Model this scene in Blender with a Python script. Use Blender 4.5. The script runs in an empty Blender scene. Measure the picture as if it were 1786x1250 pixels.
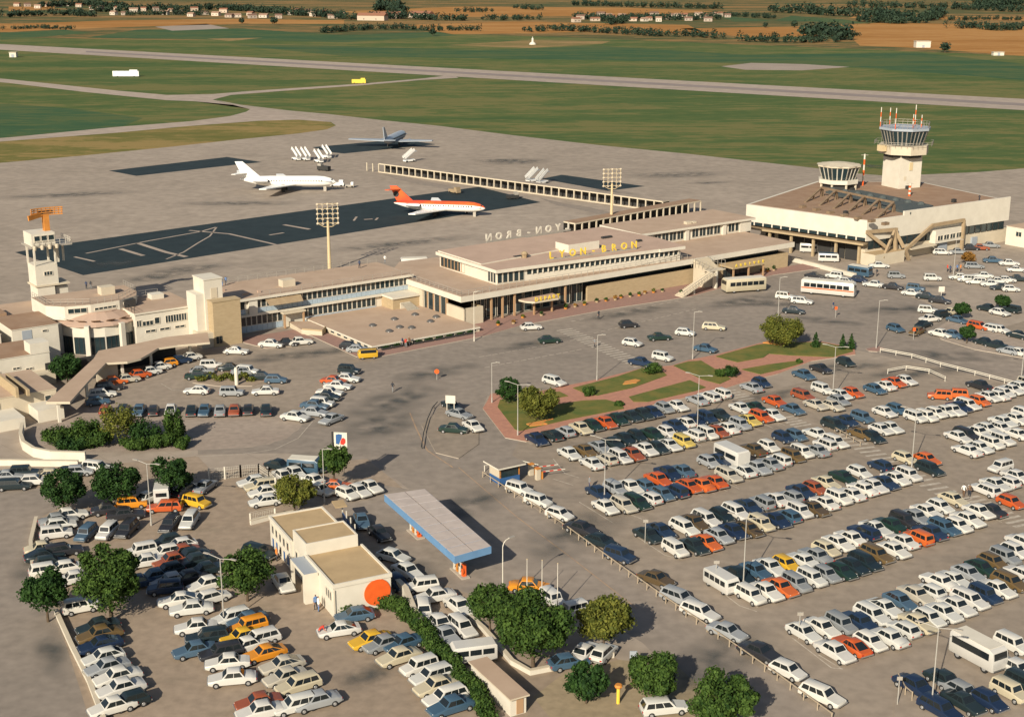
import bpy, bmesh, math, random
import numpy as np
from mathutils import Vector, Matrix
from mathutils.geometry import tessellate_polygon
R = math.radians
rnd = random.Random(7)
sc = bpy.context.scene
C = sc.collection
# ------------------------------------------------------------------ camera, sky, sun, exposure
CAM_H = 64.0; FPX = 2400.0; PITCH = math.atan(680.0 / FPX)
cam = bpy.data.cameras.new('camera'); cam.sensor_width = 36; cam.lens = 36 * FPX / 1786
cam.clip_start = 1; cam.clip_end = 30000
co = bpy.data.objects.new('camera', cam); C.objects.link(co)
co.location = (0, 0, CAM_H); co.rotation_euler = (math.pi / 2 - PITCH, 0, 0)
sc.camera = co
SUN_EL = R(28.5); SHX, SHY = 0.392, 0.920          # shadows run towards (SHX, SHY)
w = bpy.data.worlds.new('World'); sc.world = w; w.use_nodes = True
nt = w.node_tree; bg = nt.nodes['Background']; sky = nt.nodes.new('ShaderNodeTexSky')
sky.sky_type = 'NISHITA'; sky.sun_disc = False; sky.sun_elevation = SUN_EL
sky.sun_rotation = math.atan2(-SHX, -SHY); sky.air_density = 1.0; sky.dust_density = 1.6
nt.links.new(sky.outputs[0], bg.inputs[0]); bg.inputs[1].default_value = 0.068
sl = bpy.data.lights.new('sun', 'SUN'); sl.energy = 5.0; sl.angle = R(0.5); sl.color = (1.0, 0.91, 0.76)
so = bpy.data.objects.new('sun', sl); C.objects.link(so); so.location = (-60, -80, 120)
so.rotation_euler = Vector((SHX * math.cos(SUN_EL), SHY * math.cos(SUN_EL), -math.sin(SUN_EL))).to_track_quat('-Z', 'Y').to_euler()
sc.view_settings.view_transform = 'Standard'; sc.view_settings.look = 'None'
sc.view_settings.exposure = 0.38; sc.view_settings.gamma = 1.0; sc.view_settings.use_curve_mapping = False

# ------------------------------------------------------------------ helpers
_c = math.cos(PITCH)
def at(x, y, z=0.0):
    """Survey point: ground-plan position of a spot read off the photograph, for a thing standing at height z."""
    u = y + 55.0; h = CAM_H - z
    return ((x - 893.0) * h / (_c * u), h * FPX / (_c * _c * u) - h * math.tan(PITCH))
def toward(a, b, z=0.0):
    p = at(*a, z); q = at(*b, z); return math.atan2(q[1] - p[1], q[0] - p[0])
GA = R(36.0); OX, OY = at(829, 523, 4.6)            # plan grid of the terminal
def gw(a, b):
    return (OX + a * math.cos(GA) - b * math.sin(GA), OY + a * math.sin(GA) + b * math.cos(GA))
def lerp(a, b, t): return a + (b - a) * t

class MB:
    def __init__(s): s.v = []; s.f = []; s.m = []
    def add(s, vs, fs, m=0):
        n = len(s.v); s.v += [tuple(v) for v in vs]
        for f in fs: s.f.append(tuple(n + i for i in f)); s.m.append(m)
        return s
    def box(s, x0, x1, y0, y1, z0, z1, m=0, top=None):
        s.add([(x0,y0,z0),(x1,y0,z0),(x1,y1,z0),(x0,y1,z0),(x0,y0,z1),(x1,y0,z1),(x1,y1,z1),(x0,y1,z1)],
              [(0,3,2,1),(0,1,5,4),(1,2,6,5),(2,3,7,6),(3,0,4,7)], m)
        n = len(s.v); s.f.append((n-4,n-3,n-2,n-1)); s.m.append(m if top is None else top); return s
    def prism(s, pts, z0, z1, m=0, top=None, bottom=True):
        n = len(pts)
        ar = sum(pts[i][0]*pts[(i+1)%n][1]-pts[(i+1)%n][0]*pts[i][1] for i in range(n))
        if ar < 0: pts = pts[::-1]
        vs = [(p[0],p[1],z0) for p in pts] + [(p[0],p[1],z1) for p in pts]
        s.add(vs, [(i,(i+1)%n,n+(i+1)%n,n+i) for i in range(n)], m)
        tr = tessellate_polygon([[Vector((p[0],p[1],0)) for p in pts]])
        k = len(s.v) - 2*n
        for t in tr:
            a,b,c = t
            A,B,D = pts[a],pts[b],pts[c]
            if (B[0]-A[0])*(D[1]-A[1])-(B[1]-A[1])*(D[0]-A[0]) < 0: b,c = c,b
            s.f.append((k+n+a,k+n+b,k+n+c)); s.m.append(m if top is None else top)
            if bottom: s.f.append((k+a,k+c,k+b)); s.m.append(m)
        return s
    def poly(s, pts, z, m=0):
        n = len(s.v); s.v += [(p[0],p[1],z) for p in pts]
        for a,b,c in tessellate_polygon([[Vector((p[0],p[1],0)) for p in pts]]):
            A,B,D = pts[a],pts[b],pts[c]
            if (B[0]-A[0])*(D[1]-A[1])-(B[1]-A[1])*(D[0]-A[0]) < 0: b,c = c,b
            s.f.append((n+a,n+b,n+c)); s.m.append(m)
        return s
    def tube(s, p0, p1, r0, r1=None, n=6, m=0, caps=True):
        r1 = r0 if r1 is None else r1
        p0 = Vector(p0); p1 = Vector(p1); d = (p1-p0)
        if d.length < 1e-6: return s
        d.normalize(); u = d.orthogonal().normalized(); v = d.cross(u)
        vs = []
        for p, r in ((p0,r0),(p1,r1)):
            for i in range(n):
                a = 2*math.pi*i/n; vs.append(p + u*(r*math.cos(a)) + v*(r*math.sin(a)))
        fs = [(i,(i+1)%n,n+(i+1)%n,n+i) for i in range(n)]
        if caps: fs += [tuple(range(n-1,-1,-1)), tuple(range(n,2*n))]
        return s.add(vs, fs, m)
    def path(s, pts, r, n=6, m=0):
        for a,b in zip(pts, pts[1:]): s.tube(a, b, r, r, n, m)
        return s
    def bar(s, p0, p1, w, h, m=0):
        """rectangular bar from p0 to p1, w across, h up"""
        p0 = Vector(p0); p1 = Vector(p1); d = (p1-p0).normalized()
        sd = d.cross(Vector((0,0,1)))
        if sd.length < 1e-4: sd = Vector((1,0,0))
        sd.normalize(); up = sd.cross(d)
        vs = [p+sd*(a*w/2)+up*(b*h/2) for p in (p0,p1) for a,b in ((-1,-1),(1,-1),(1,1),(-1,1))]
        return s.add(vs, [(0,1,2,3),(4,7,6,5),(0,4,5,1),(1,5,6,2),(2,6,7,3),(3,7,4,0)], m)
    def wall(s, pts, t, z0, z1, m=0):
        """thin wall following a plan polyline"""
        n = len(pts); L = []; Rr = []
        for i,p in enumerate(pts):
            a = pts[max(0,i-1)]; b = pts[min(n-1,i+1)]
            dx,dy = b[0]-a[0], b[1]-a[1]; l = math.hypot(dx,dy) or 1
            nx,ny = -dy/l*t/2, dx/l*t/2
            L.append((p[0]+nx,p[1]+ny)); Rr.append((p[0]-nx,p[1]-ny))
        for i in range(n-1):
            q = [Rr[i],Rr[i+1],L[i+1],L[i]]
            s.add([(p[0],p[1],z0) for p in q]+[(p[0],p[1],z1) for p in q],
                  [(0,3,2,1),(4,5,6,7),(0,1,5,4),(2,3,7,6)]+([(3,0,4,7)] if i==0 else [])+([(1,2,6,5)] if i==n-2 else []), m)
        return s
    def lathe(s, prof, n=12, m=0, axis='z', o=(0,0,0)):
        vs = []
        for (r,h) in prof:
            for i in range(n):
                a = 2*math.pi*i/n
                if axis == 'z': vs.append((o[0]+r*math.cos(a), o[1]+r*math.sin(a), o[2]+h))
                else: vs.append((o[0]+h, o[1]+r*math.cos(a), o[2]+r*math.sin(a)))
        fs = []
        for j in range(len(prof)-1):
            for i in range(n): fs.append((j*n+i, j*n+(i+1)%n, (j+1)*n+(i+1)%n, (j+1)*n+i))
        fs.append(tuple(range(n-1,-1,-1))); fs.append(tuple((len(prof)-1)*n+i for i in range(n)))
        return s.add(vs, fs, m)
    def mesh(s, name, mats, smooth=None):
        me = bpy.data.meshes.new(name); me.from_pydata(s.v, [], s.f)
        for m in mats: me.materials.append(m)
        if len(mats) > 1: me.polygons.foreach_set('material_index', s.m)
        if smooth:
            me.polygons.foreach_set('use_smooth', [True]*len(me.polygons)); me.set_sharp_from_angle(angle=R(smooth))
        me.update(); return me
    def build(s, name, mats, parent=None, loc=(0,0,0), rz=0.0, smooth=None):
        if not isinstance(mats, (list,tuple)): mats = [mats]
        return link(name, s.mesh(name, mats, smooth), parent, loc, rz)

def link(name, me, parent=None, loc=(0,0,0), rz=0.0):
    o = bpy.data.objects.new(name, me); C.objects.link(o)
    o.location = loc; o.rotation_euler = (0,0,rz)
    if parent: o.parent = parent
    return o
def tag(o, label=None, cat=None, group=None, kind=None):
    if label: o['label'] = label
    if cat: o['category'] = cat
    if group: o['group'] = group
    if kind: o['kind'] = kind
    return o
def thing(name, label, cat, loc=(0,0,0), rz=0.0, group=None):
    return tag(link(name, None, None, loc, rz), label, cat, group)
def struct(o): o['kind'] = 'structure'; return o
def stuff(o): o['kind'] = 'stuff'; return o

# ------------------------------------------------------------------ materials
def mat(name, col, rough=0.8, col2=None, scale=1.0, amt=0.5, metal=0.0, bump=0.0, bscale=20, world=True, detail=4, spec=0.3, stretch=None):
    m = bpy.data.materials.new(name); m.use_nodes = True; n = m.node_tree; b = n.nodes['Principled BSDF']
    b.inputs['Base Color'].default_value = (*col, 1); b.inputs['Roughness'].default_value = rough
    b.inputs['Metallic'].default_value = metal; b.inputs['Specular IOR Level'].default_value = spec
    src = None
    if col2 or bump:
        if world: g = n.nodes.new('ShaderNodeNewGeometry'); src = g.outputs['Position']
        else: g = n.nodes.new('ShaderNodeTexCoord'); src = g.outputs['Object']
        if stretch:
            mp = n.nodes.new('ShaderNodeMapping'); mp.inputs['Scale'].default_value = stretch[0]
            mp.inputs['Rotation'].default_value = (0,0,stretch[1]); n.links.new(src, mp.inputs[0]); src = mp.outputs[0]
    if col2:
        t = n.nodes.new('ShaderNodeTexNoise'); t.inputs['Scale'].default_value = scale; t.inputs['Detail'].default_value = detail
        t.inputs['Roughness'].default_value = 0.62
        n.links.new(src, t.inputs['Vector'])
        r = n.nodes.new('ShaderNodeValToRGB'); lo = 0.5-0.28*amt; hi = 0.5+0.28*amt
        r.color_ramp.elements[0].position = max(0,0.5-0.22/max(amt,.1)*0.6); r.color_ramp.elements[1].position = min(1,0.5+0.22/max(amt,.1)*0.6)
        r.color_ramp.elements[0].color = (*col,1); r.color_ramp.elements[1].color = (*col2,1)
        n.links.new(t.outputs[0], r.inputs[0]); n.links.new(r.outputs[0], b.inputs['Base Color'])
    if bump:
        t2 = n.nodes.new('ShaderNodeTexNoise'); t2.inputs['Scale'].default_value = bscale; t2.inputs['Detail'].default_value = 5
        n.links.new(src, t2.inputs['Vector']); bp = n.nodes.new('ShaderNodeBump'); bp.inputs['Strength'].default_value = bump
        n.links.new(t2.outputs[0], bp.inputs['Height']); n.links.new(bp.outputs[0], b.inputs['Normal'])
    return m
def srgb(r, g, b):
    f = lambda c: (c/255/12.92 if c/255 <= .04045 else ((c/255+.055)/1.055)**2.4)
    return (f(r), f(g), f(b))

def pave(name, c1, c2, c3, s1=0.02, s2=0.6, joints=None):
    """weathered paving: broad stains, fine mottling, optional slab joints"""
    m = bpy.data.materials.new(name); m.use_nodes = True; n = m.node_tree; b = n.nodes['Principled BSDF']; N = n.nodes.new; L = n.links.new
    b.inputs['Roughness'].default_value = 0.92; b.inputs['Specular IOR Level'].default_value = 0.2
    g = N('ShaderNodeNewGeometry')
    mp = N('ShaderNodeMapping'); mp.inputs['Rotation'].default_value = (0,0,-GA); mp.inputs['Scale'].default_value = (0.45,1,1)
    L(g.outputs['Position'], mp.inputs[0])
    t1 = N('ShaderNodeTexNoise'); t1.inputs['Scale'].default_value = s1; t1.inputs['Detail'].default_value = 6; t1.inputs['Roughness'].default_value = .65; L(mp.outputs[0], t1.inputs['Vector'])
    t2 = N('ShaderNodeTexNoise'); t2.inputs['Scale'].default_value = s2; t2.inputs['Detail'].default_value = 5; L(g.outputs['Position'], t2.inputs['Vector'])
    t3 = N('ShaderNodeTexNoise'); t3.inputs['Scale'].default_value = s1*5; t3.inputs['Detail'].default_value = 3; L(mp.outputs[0], t3.inputs['Vector'])
    r1 = N('ShaderNodeMapRange'); r1.inputs[1].default_value=.36; r1.inputs[2].default_value=.66; L(t1.outputs[0], r1.inputs[0])
    x1 = N('ShaderNodeMix'); x1.data_type='RGBA'; x1.inputs['A'].default_value=(*c1,1); x1.inputs['B'].default_value=(*c2,1); L(r1.outputs[0], x1.inputs['Factor'])
    r3 = N('ShaderNodeMapRange'); r3.inputs[1].default_value=.6; r3.inputs[2].default_value=.78; r3.inputs[4].default_value=.55; L(t3.outputs[0], r3.inputs[0])
    x2 = N('ShaderNodeMix'); x2.data_type='RGBA'; x2.inputs['B'].default_value=(*c3,1); L(r3.outputs[0], x2.inputs['Factor']); L(x1.outputs['Result'], x2.inputs['A'])
    r2 = N('ShaderNodeMapRange'); r2.inputs[1].default_value=.3; r2.inputs[2].default_value=.7; r2.inputs[3].default_value=.86; r2.inputs[4].default_value=1.12; L(t2.outputs[0], r2.inputs[0])
    x3 = N('ShaderNodeMix'); x3.data_type='RGBA'; x3.blend_type='MULTIPLY'; x3.inputs['Factor'].default_value=1; L(x2.outputs['Result'], x3.inputs['A'])
    cb = N('ShaderNodeCombineColor'); [L(r2.outputs[0], cb.inputs[i]) for i in range(3)]; L(cb.outputs[0], x3.inputs['B'])
    out = x3.outputs['Result']
    if joints:
        mb = N('ShaderNodeMapping'); mb.inputs['Rotation'].default_value=(0,0,-joints[1]); L(g.outputs['Position'], mb.inputs[0])
        br = N('ShaderNodeTexBrick'); br.offset=0; br.inputs['Scale'].default_value=1; br.inputs['Brick Width'].default_value=joints[0]; br.inputs['Row Height'].default_value=joints[0]
        br.inputs['Mortar Size'].default_value=joints[2]; br.inputs['Color1'].default_value=(1,1,1,1); br.inputs['Color2'].default_value=(.9,.9,.9,1); br.inputs['Mortar'].default_value=(.72,.7,.68,1)
        L(mb.outputs[0], br.inputs['Vector'])
        x4 = N('ShaderNodeMix'); x4.data_type='RGBA'; x4.blend_type='MULTIPLY'; x4.inputs['Factor'].default_value=1; L(out, x4.inputs['A']); L(br.outputs[0], x4.inputs['B']); out = x4.outputs['Result']
    L(out, b.inputs['Base Color'])
    return m

def foliage(name, dark, light, scale=1.2):
    m = bpy.data.materials.new(name); m.use_nodes = True; n = m.node_tree; b = n.nodes['Principled BSDF']
    b.inputs['Roughness'].default_value = 0.75; b.inputs['Specular IOR Level'].default_value = 0.15
    g = n.nodes.new('ShaderNodeNewGeometry'); t = n.nodes.new('ShaderNodeTexNoise'); t.inputs['Scale'].default_value = scale; t.inputs['Detail'].default_value = 4
    n.links.new(g.outputs['Position'], t.inputs['Vector'])
    a = n.nodes.new('ShaderNodeMath'); a.operation='MULTIPLY_ADD'; a.inputs[1].default_value=.35; n.links.new(g.outputs['Random Per Island'], a.inputs[0]); n.links.new(t.outputs[0], a.inputs[2])
    r = n.nodes.new('ShaderNodeValToRGB'); r.color_ramp.elements[0].position=.42; r.color_ramp.elements[1].position=.95
    r.color_ramp.elements[0].color=(*dark,1); r.color_ramp.elements[1].color=(*light,1)
    n.links.new(a.outputs[0], r.inputs[0]); n.links.new(r.outputs[0], b.inputs['Base Color'])
    return m

K = {}
K['apron'] = pave('apron_concrete', (.345,.285,.225), (.30,.247,.193), (.225,.187,.15), .012, .35, (7.5, R(44), .035))
K['lot'] = pave('parking_asphalt', (.29,.236,.182), (.24,.196,.15), (.155,.135,.112), .03, .7)
K['road'] = pave('road_asphalt', (.27,.225,.182), (.225,.19,.155), (.15,.133,.114), .03, .7)
K['dirt'] = pave('trodden_ground', (.31,.24,.175), (.265,.205,.148), (.19,.16,.112), .06, .9)
K['runway'] = pave('runway_concrete', (.37,.30,.24), (.32,.26,.21), (.25,.207,.17), .008, .2)
K['tyre'] = mat('rubbered_concrete', (.2,.165,.15), .9, (.25,.205,.18), .05)
K['bitumen'] = mat('dark_bitumen', (.012,.022,.025), .85, (.019,.031,.034), .25, 1.0, bump=.1, bscale=2)
K['stain'] = mat('oil_stain', (.075,.075,.072), .85, (.14,.125,.11), .35, 1.0)
K['redpath'] = mat('red_gravel', (.42,.205,.135), .95, (.34,.165,.115), 1.2, .8)
K['redwalk'] = mat('red_paving', (.30,.175,.135), .95, (.25,.155,.125), .8, .8)
K['pale'] = pave('pale_concrete', (.33,.27,.215), (.28,.225,.18), (.2,.165,.135), .08, 1.0)
K['verge'] = pave('dry_verge', (.30,.235,.15), (.25,.2,.125), (.17,.16,.085), .15, 1.2)
K['kerb'] = mat('kerb_stone', (.42,.36,.29), .9, (.34,.29,.235), 1.0)
K['line'] = mat('road_paint', (.47,.42,.345), .8, (.33,.28,.22), 1.6, .9)
K['faint'] = mat('worn_road_paint', (.31,.262,.21), .85, (.40,.345,.28), .9, .9)
K['yline'] = mat('yellow_road_paint', (.40,.27,.15), .8, (.28,.2,.15), 1.2, .8)
K['white'] = mat('white_render', (.60,.555,.46), .85, (.54,.495,.405), .5, .7)
K['cream'] = mat('cream_render', (.53,.46,.345), .85, (.47,.405,.30), .5, .7)
K['stone'] = mat('tan_stone', (.41,.315,.19), .9, (.35,.265,.155), .9, .8, stretch=((1,1,4),0))
K['roof'] = mat('gravel_roof', (.43,.315,.225), .97, (.37,.265,.185), .25, .8)
K['roofpink'] = mat('pink_roof', (.45,.32,.24), .97, (.39,.275,.205), .25, .8)
K['roofbrown'] = mat('brown_roof', (.25,.155,.095), .97, (.30,.2,.13), .3, .8)
K['rooftan'] = mat('ochre_roof', (.43,.31,.17), .97, (.37,.265,.145), .5, .8)
K['darkroof'] = mat('dark_roofing', (.055,.07,.07), .9, (.08,.09,.085), .8, .8)
K['glass'] = mat('window_glass', (.018,.032,.036), .12, spec=.6)
K['blueglass'] = mat('blue_spandrel', (.36,.44,.5), .35, (.3,.37,.42), 1.5, .8, spec=.5)
K['frame'] = mat('window_frame', (.6,.54,.44), .6)
K['column'] = mat('column_cladding', (.38,.25,.14), .7, (.36,.21,.11), 1.0)
K['steel'] = mat('galvanised_steel', (.42,.38,.32), .55, (.36,.33,.28), 1.5, .8, metal=.3)
K['mast'] = mat('cream_steel', (.55,.43,.25), .6)
K['pole'] = mat('lamp_post_grey', (.36,.34,.30), .55)
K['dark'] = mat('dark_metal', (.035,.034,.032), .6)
K['black'] = mat('rubber', (.018,.018,.018), .8)
K['orange'] = mat('signal_orange', (.72,.115,.018), .6, (.62,.095,.015), 1.5, .7)
K['orange2'] = mat('weathered_orange', (.58,.24,.05), .7, (.42,.16,.03), 1.0)
K['yellow'] = mat('yellow_letters', (.70,.50,.06), .6)
K['red'] = mat('signal_red', (.6,.04,.025), .5)
K['blue'] = mat('canopy_blue', (.14,.27,.44), .5, (.12,.235,.39), .6, .8)
K['dblue'] = mat('booth_blue', (.035,.1,.24), .5)
K['sheet'] = mat('metal_sheet_roof', (.47,.40,.35), .6, (.40,.34,.30), .8, .8)
K['wood'] = mat('weathered_wood', (.38,.31,.22), .9, (.3,.24,.17), 2, .8)
K['truss'] = mat('weathered_truss', (.24,.17,.105), .85, (.17,.115,.07), .8, .8)
K['beam'] = mat('brown_beam', (.33,.25,.15), .8, (.28,.2,.12), 1, .8)
K['bark'] = mat('bark', (.075,.052,.034), .95, (.11,.08,.05), 3, .8)
K['leafA'] = foliage('leaf_mid', (.012,.032,.006), (.06,.105,.018))
K['leafB'] = foliage('leaf_dark', (.007,.024,.006), (.032,.072,.014))
K['leafC'] = foliage('leaf_olive', (.035,.05,.008), (.15,.15,.025))
K['leafD'] = foliage('leaf_autumn', (.1,.05,.012), (.3,.15,.03))
K['leafE'] = foliage('leaf_far', (.014,.03,.02), (.035,.055,.03), .05)
K['flower'] = mat('orange_flowers', (.62,.2,.06), .9, (.4,.25,.06), 3, .9)
K['skin'] = mat('skin', (.42,.24,.16), .6)
K['alu'] = mat('bare_aluminium', (.62,.62,.6), .35, (.52,.53,.53), .4, .8, metal=.5)
K['airwhite'] = mat('aircraft_white', (.8,.78,.72), .35)
K['airred'] = mat('aircraft_red', (.66,.07,.03), .35, (.72,.14,.03), .12, 1.0)
K['airgrey'] = mat('aircraft_grey', (.30,.33,.36), .4)

def grassmat(name, c1, c2, c3, s=.02, ang=-.06):
    m = bpy.data.materials.new(name); m.use_nodes = True; n = m.node_tree; b = n.nodes['Principled BSDF']; N=n.nodes.new; L=n.links.new
    b.inputs['Roughness'].default_value=1; b.inputs['Specular IOR Level'].default_value=.05
    g = N('ShaderNodeNewGeometry'); mp = N('ShaderNodeMapping'); mp.inputs['Rotation'].default_value=(0,0,ang); mp.inputs['Scale'].default_value=(.3,1,1); L(g.outputs['Position'], mp.inputs[0])
    t1=N('ShaderNodeTexNoise'); t1.inputs['Scale'].default_value=s; t1.inputs['Detail'].default_value=7; t1.inputs['Roughness'].default_value=.7; L(mp.outputs[0], t1.inputs['Vector'])
    t2=N('ShaderNodeTexNoise'); t2.inputs['Scale'].default_value=s*9; t2.inputs['Detail'].default_value=6; t2.inputs['Roughness'].default_value=.75; L(mp.outputs[0], t2.inputs['Vector'])
    a=N('ShaderNodeMath'); a.operation='MULTIPLY_ADD'; a.inputs[1].default_value=.9; L(t2.outputs[0],a.inputs[0]); L(t1.outputs[0],a.inputs[2])
    r=N('ShaderNodeValToRGB'); e=r.color_ramp.elements; e[0].position=.78; e[1].position=1.16; e[0].color=(*c1,1); e[1].color=(*c3,1); k=e.new(.95); k.color=(*c2,1)
    L(a.outputs[0],r.inputs[0]); L(r.outputs[0], b.inputs['Base Color']); return m
K['grass'] = grassmat('airfield_grass', (.058,.096,.034), (.09,.118,.04), (.145,.138,.052))
K['grassgreen'] = grassmat('lush_grass', (.04,.085,.042), (.055,.1,.046), (.085,.11,.045))
K['grassdry'] = grassmat('dry_grass', (.15,.135,.05), (.23,.16,.07), (.3,.2,.09))
K['stubble'] = grassmat('stubble_field', (.28,.135,.04), (.34,.165,.052), (.38,.2,.07), .01)
K['pasture'] = grassmat('far_pasture', (.055,.08,.035), (.11,.1,.042), (.25,.15,.06), .008)
K['lawn'] = mat('garden_lawn', (.075,.105,.02), .98, (.16,.135,.03), .35, .8, detail=6)

# ------------------------------------------------------------------ ground and paving
def sheet(name, px, z, m, extra=None):
    pts = [at(*p) for p in px]
    return struct(MB().poly(pts, z, 0).build(name, m))
struct(MB().poly([(-9000,-300),(9000,-300),(9000,14000),(-9000,14000)], -.06).build('ground', K['pasture']))
# airfield grass between fence line and apron
sheet('airfield_grass', [(-1700,74),(15,66),(300,70),(600,67),(800,60),(1000,66),(1200,74),(1500,86),(1786,98),(3600,150),(3600,640),(-1700,560)], -.04, K['grass'])
sheet('lush_grass', [(-700,196),(15,181),(130,190),(250,206),(205,224),(15,239),(-700,300)], -.03, K['grassgreen'])
sheet('lush_grass', [(560,80),(840,88),(1040,80),(1300,96),(1600,92),(1786,112),(2600,160),(2600,190),(1786,140),(1500,118),(1200,108),(900,103),(600,98),(400,78)], -.03, K['grassgreen'])
sheet('lush_grass', [(240,52),(420,50),(600,62),(760,56),(800,62),(600,74),(420,70),(150,66)], -.03, K['grassgreen'])
sheet('dry_grass', [(780,79),(925,70),(1065,72),(1050,77),(925,84)], -.025, K['grassdry'])
sheet('dry_grass', [(1258,116),(1310,110),(1400,112),(1482,117),(1400,123),(1300,122)], -.025, K['pale'])
sheet('dry_grass', [(-600,338),(15,283),(140,272),(300,256),(420,243),(520,233),(570,226),(585,219),(575,213),(520,209),(450,211),(330,220),(200,232),(15,246),(-600,298)], -.025, grassmat('strip_grass', (.115,.115,.035), (.16,.14,.045), (.25,.18,.07), .03))
for poly_, m_ in [([(-900,34),(15,42),(200,36),(420,33),(600,36),(600,42),(420,42),(200,48),(15,56),(-900,56)], 'stubble'),
    ([(600,20),(800,12),(1100,14),(1250,20),(1100,28),(800,30),(640,28)], 'stubble'),
    ([(700,44),(900,38),(1200,44),(1240,62),(1100,54),(950,58),(790,60)], 'stubble'),
    ([(1186,50),(1420,46),(1540,40),(1786,44),(2600,70),(2600,140),(1786,98),(1600,84),(1500,80),(1480,62),(1300,66)], 'stubble'),
    ([(1480,32),(1786,36),(1786,30),(1500,26)], 'stubble'),
    ([(15,20),(90,17),(100,12),(15,12)], 'stubble'), ([(270,47),(360,42),(400,50),(300,54)], 'pale'), ([(360,68),(460,66),(400,72)], 'grassdry'),
    ([(0,70),(160,58),(110,52),(0,58)], 'grassgreen'), ([(1350,36),(1520,42),(1470,34),(1380,28)], 'grassgreen'), ([(1250,27),(1350,37),(1280,38)], 'grassgreen')]:
    sheet('field', poly_, -.02, K[m_])
# runway, taxiways, apron
def rw(x, t): return (x, lerp(78-(15-x)*.0536, 88-(15-x)*.059, t))
sheet('runway', [rw(-1300,0),rw(3200,0),rw(3200,1),rw(-1300,1)], .02, K['runway'])
sheet('runway_wear', [rw(150,.36),rw(1500,.38),rw(3000,.40),rw(3000,.62),rw(1500,.62),rw(150,.6)], .04, K['tyre'])
sheet('apron', [(-700,345),(15,283),(140,272),(300,256),(420,243),(520,233),(570,226),(586,219),(577,213),(433,190),(373,174),(420,183),(504,193),(571,199),(667,210),(768,220),(902,237),(1046,253.5),(1200,268.5),(1320,282),(1411,292),(1488,302),(1549,307),(1623,304),(1703,300.5),(1786,294),(2300,258),(2500,700),(2300,1500),(-500,1500)], 0, K['apron'])
sheet('taxiway', [(-700,300),(15,246),(200,232),(330,220),(450,211),(520,209),(577,213),(440,188),(430,195),(400,203),(330,212),(200,222),(15,240),(-700,291)], .004, K['runway'])
sheet('taxiway', [(-700,78),(20,139),(201,158),(292,166),(370,164.5),(430,159.5),(504,154.5),(633,146),(734,137.5),(788,131),(800,136),(734,140),(633,149),(497,158.5),(403,166),(371,174),(433,190),(415,184),(340,177),(290,175),(150,161),(15,145),(-700,84)], .008, K['runway'])
for pl in ([(190,298),(238,307),(416,287),(457,283),(396,274)], [(26,440),(145,480),(600,408),(943,353),(835,326),(600,358),(115,425)],
           [(545,257),(571,265),(600,268),(700,258),(760,252),(700,243),(600,252)], [(945,312),(980,305),(1125,325),(1060,333)]):
    sheet('bitumen_stand', pl, .012, K['bitumen'])
for pl in ([(890,285),(905,275),(930,268),(945,276),(930,286),(880,290)],[(1120,295),(1135,288),(1200,300),(1240,312),(1230,320),(1150,312)],[(845,276),(880,270),(900,280),(850,288)],[(1218,318),(1255,316),(1250,322)]):
    pass
# pale stripes and tyre loops drawn on the big stand
def strip(name, px, wid, z, m):
    pts = [at(*p) for p in px]; mb = MB(); n=len(pts); Lr=[];Rr_=[]
    for i,p in enumerate(pts):
        a=pts[max(0,i-1)]; b=pts[min(n-1,i+1)]; dx,dy=b[0]-a[0],b[1]-a[1]; l=math.hypot(dx,dy)
        Lr.append((p[0]-dy/l*wid/2,p[1]+dx/l*wid/2,z)); Rr_.append((p[0]+dy/l*wid/2,p[1]-dx/l*wid/2,z))
    for i in range(n-1): mb.add([Rr_[i],Rr_[i+1],Lr[i+1],Lr[i]],[(0,1,2,3)])
    return struct(mb.build(name, m))
for pl,wd in (([(150,442),(260,420),(350,404),(378,396)],.7),([(378,396),(366,412),(345,424),(320,440),(290,452)],.45),([(240,424),(290,440),(325,448)],1.3),([(330,402),(400,408),(470,424),(500,432)],.9),([(495,392),(540,400)],1.2),([(470,410),(495,406)],.9),([(130,448),(165,456)],.8),([(210,434),(250,446)],1.2),([(617,385),(622,378)],.6),([(655,384),(659,380)],.6),([(635,383),(650,382)],1.0)):
    strip('stand_marking', pl, wd, .018, K['runway'])
sheet('tyre_marks', [(662,302),(700,306),(740,316),(775,322),(795,328),(792,336),(770,328),(730,322),(690,312)], .015, K['road'])
sheet('tyre_marks', [(940,345),(985,355),(1030,362),(1062,370),(1058,376),(1020,368),(970,358)], .015, K['road'])

# landside: lots and roads over the apron sheet
sheet('car_park', [(843,714),(925,775),(1300,690),(1500,645),(1786,560),(2300,500),(2300,1500),(1560,1500),(1440,1250),(868,838),(905,812),(846,760)], .004, K['lot'])
sheet('access_road', [(600,640),(660,612),(840,580),(1390,470),(1500,480),(1786,600),(2300,640),(2300,760),(1786,672),(1500,612),(1330,602),(1150,642),(990,675),(850,690),(842,712),(905,768),(870,842),(1445,1250),(1490,1320),(1330,1320),(1120,1120),(860,965),(690,835),(560,800),(500,790),(345,792),(345,782),(470,775),(520,750)], .006, K['road'])
sheet('plaza_asphalt', [(180,720),(150,700),(190,660),(350,612),(440,600),(560,605),(640,615),(600,655),(525,735),(490,725),(330,722)], .007, K['lot'])
sheet('pale_island', [(130,705),(190,705),(190,725),(490,725),(515,730),(522,745),(500,765),(440,780),(345,785),(150,789),(100,786),(60,775),(60,750)], .009, K['pale'])
sheet('yard', [(15,850),(60,840),(160,812),(345,795),(370,822),(500,812),(640,800),(690,840),(820,960),(1000,1090),(1210,1250),(1240,1330),(-200,1330),(-200,900)], .008, K['dirt'])
sheet('side_road', [(-300,880),(15,855),(100,850),(110,880),(66,905),(55,960),(60,1010),(95,1060),(180,1330),(-300,1330)], .012, K['road'])
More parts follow.
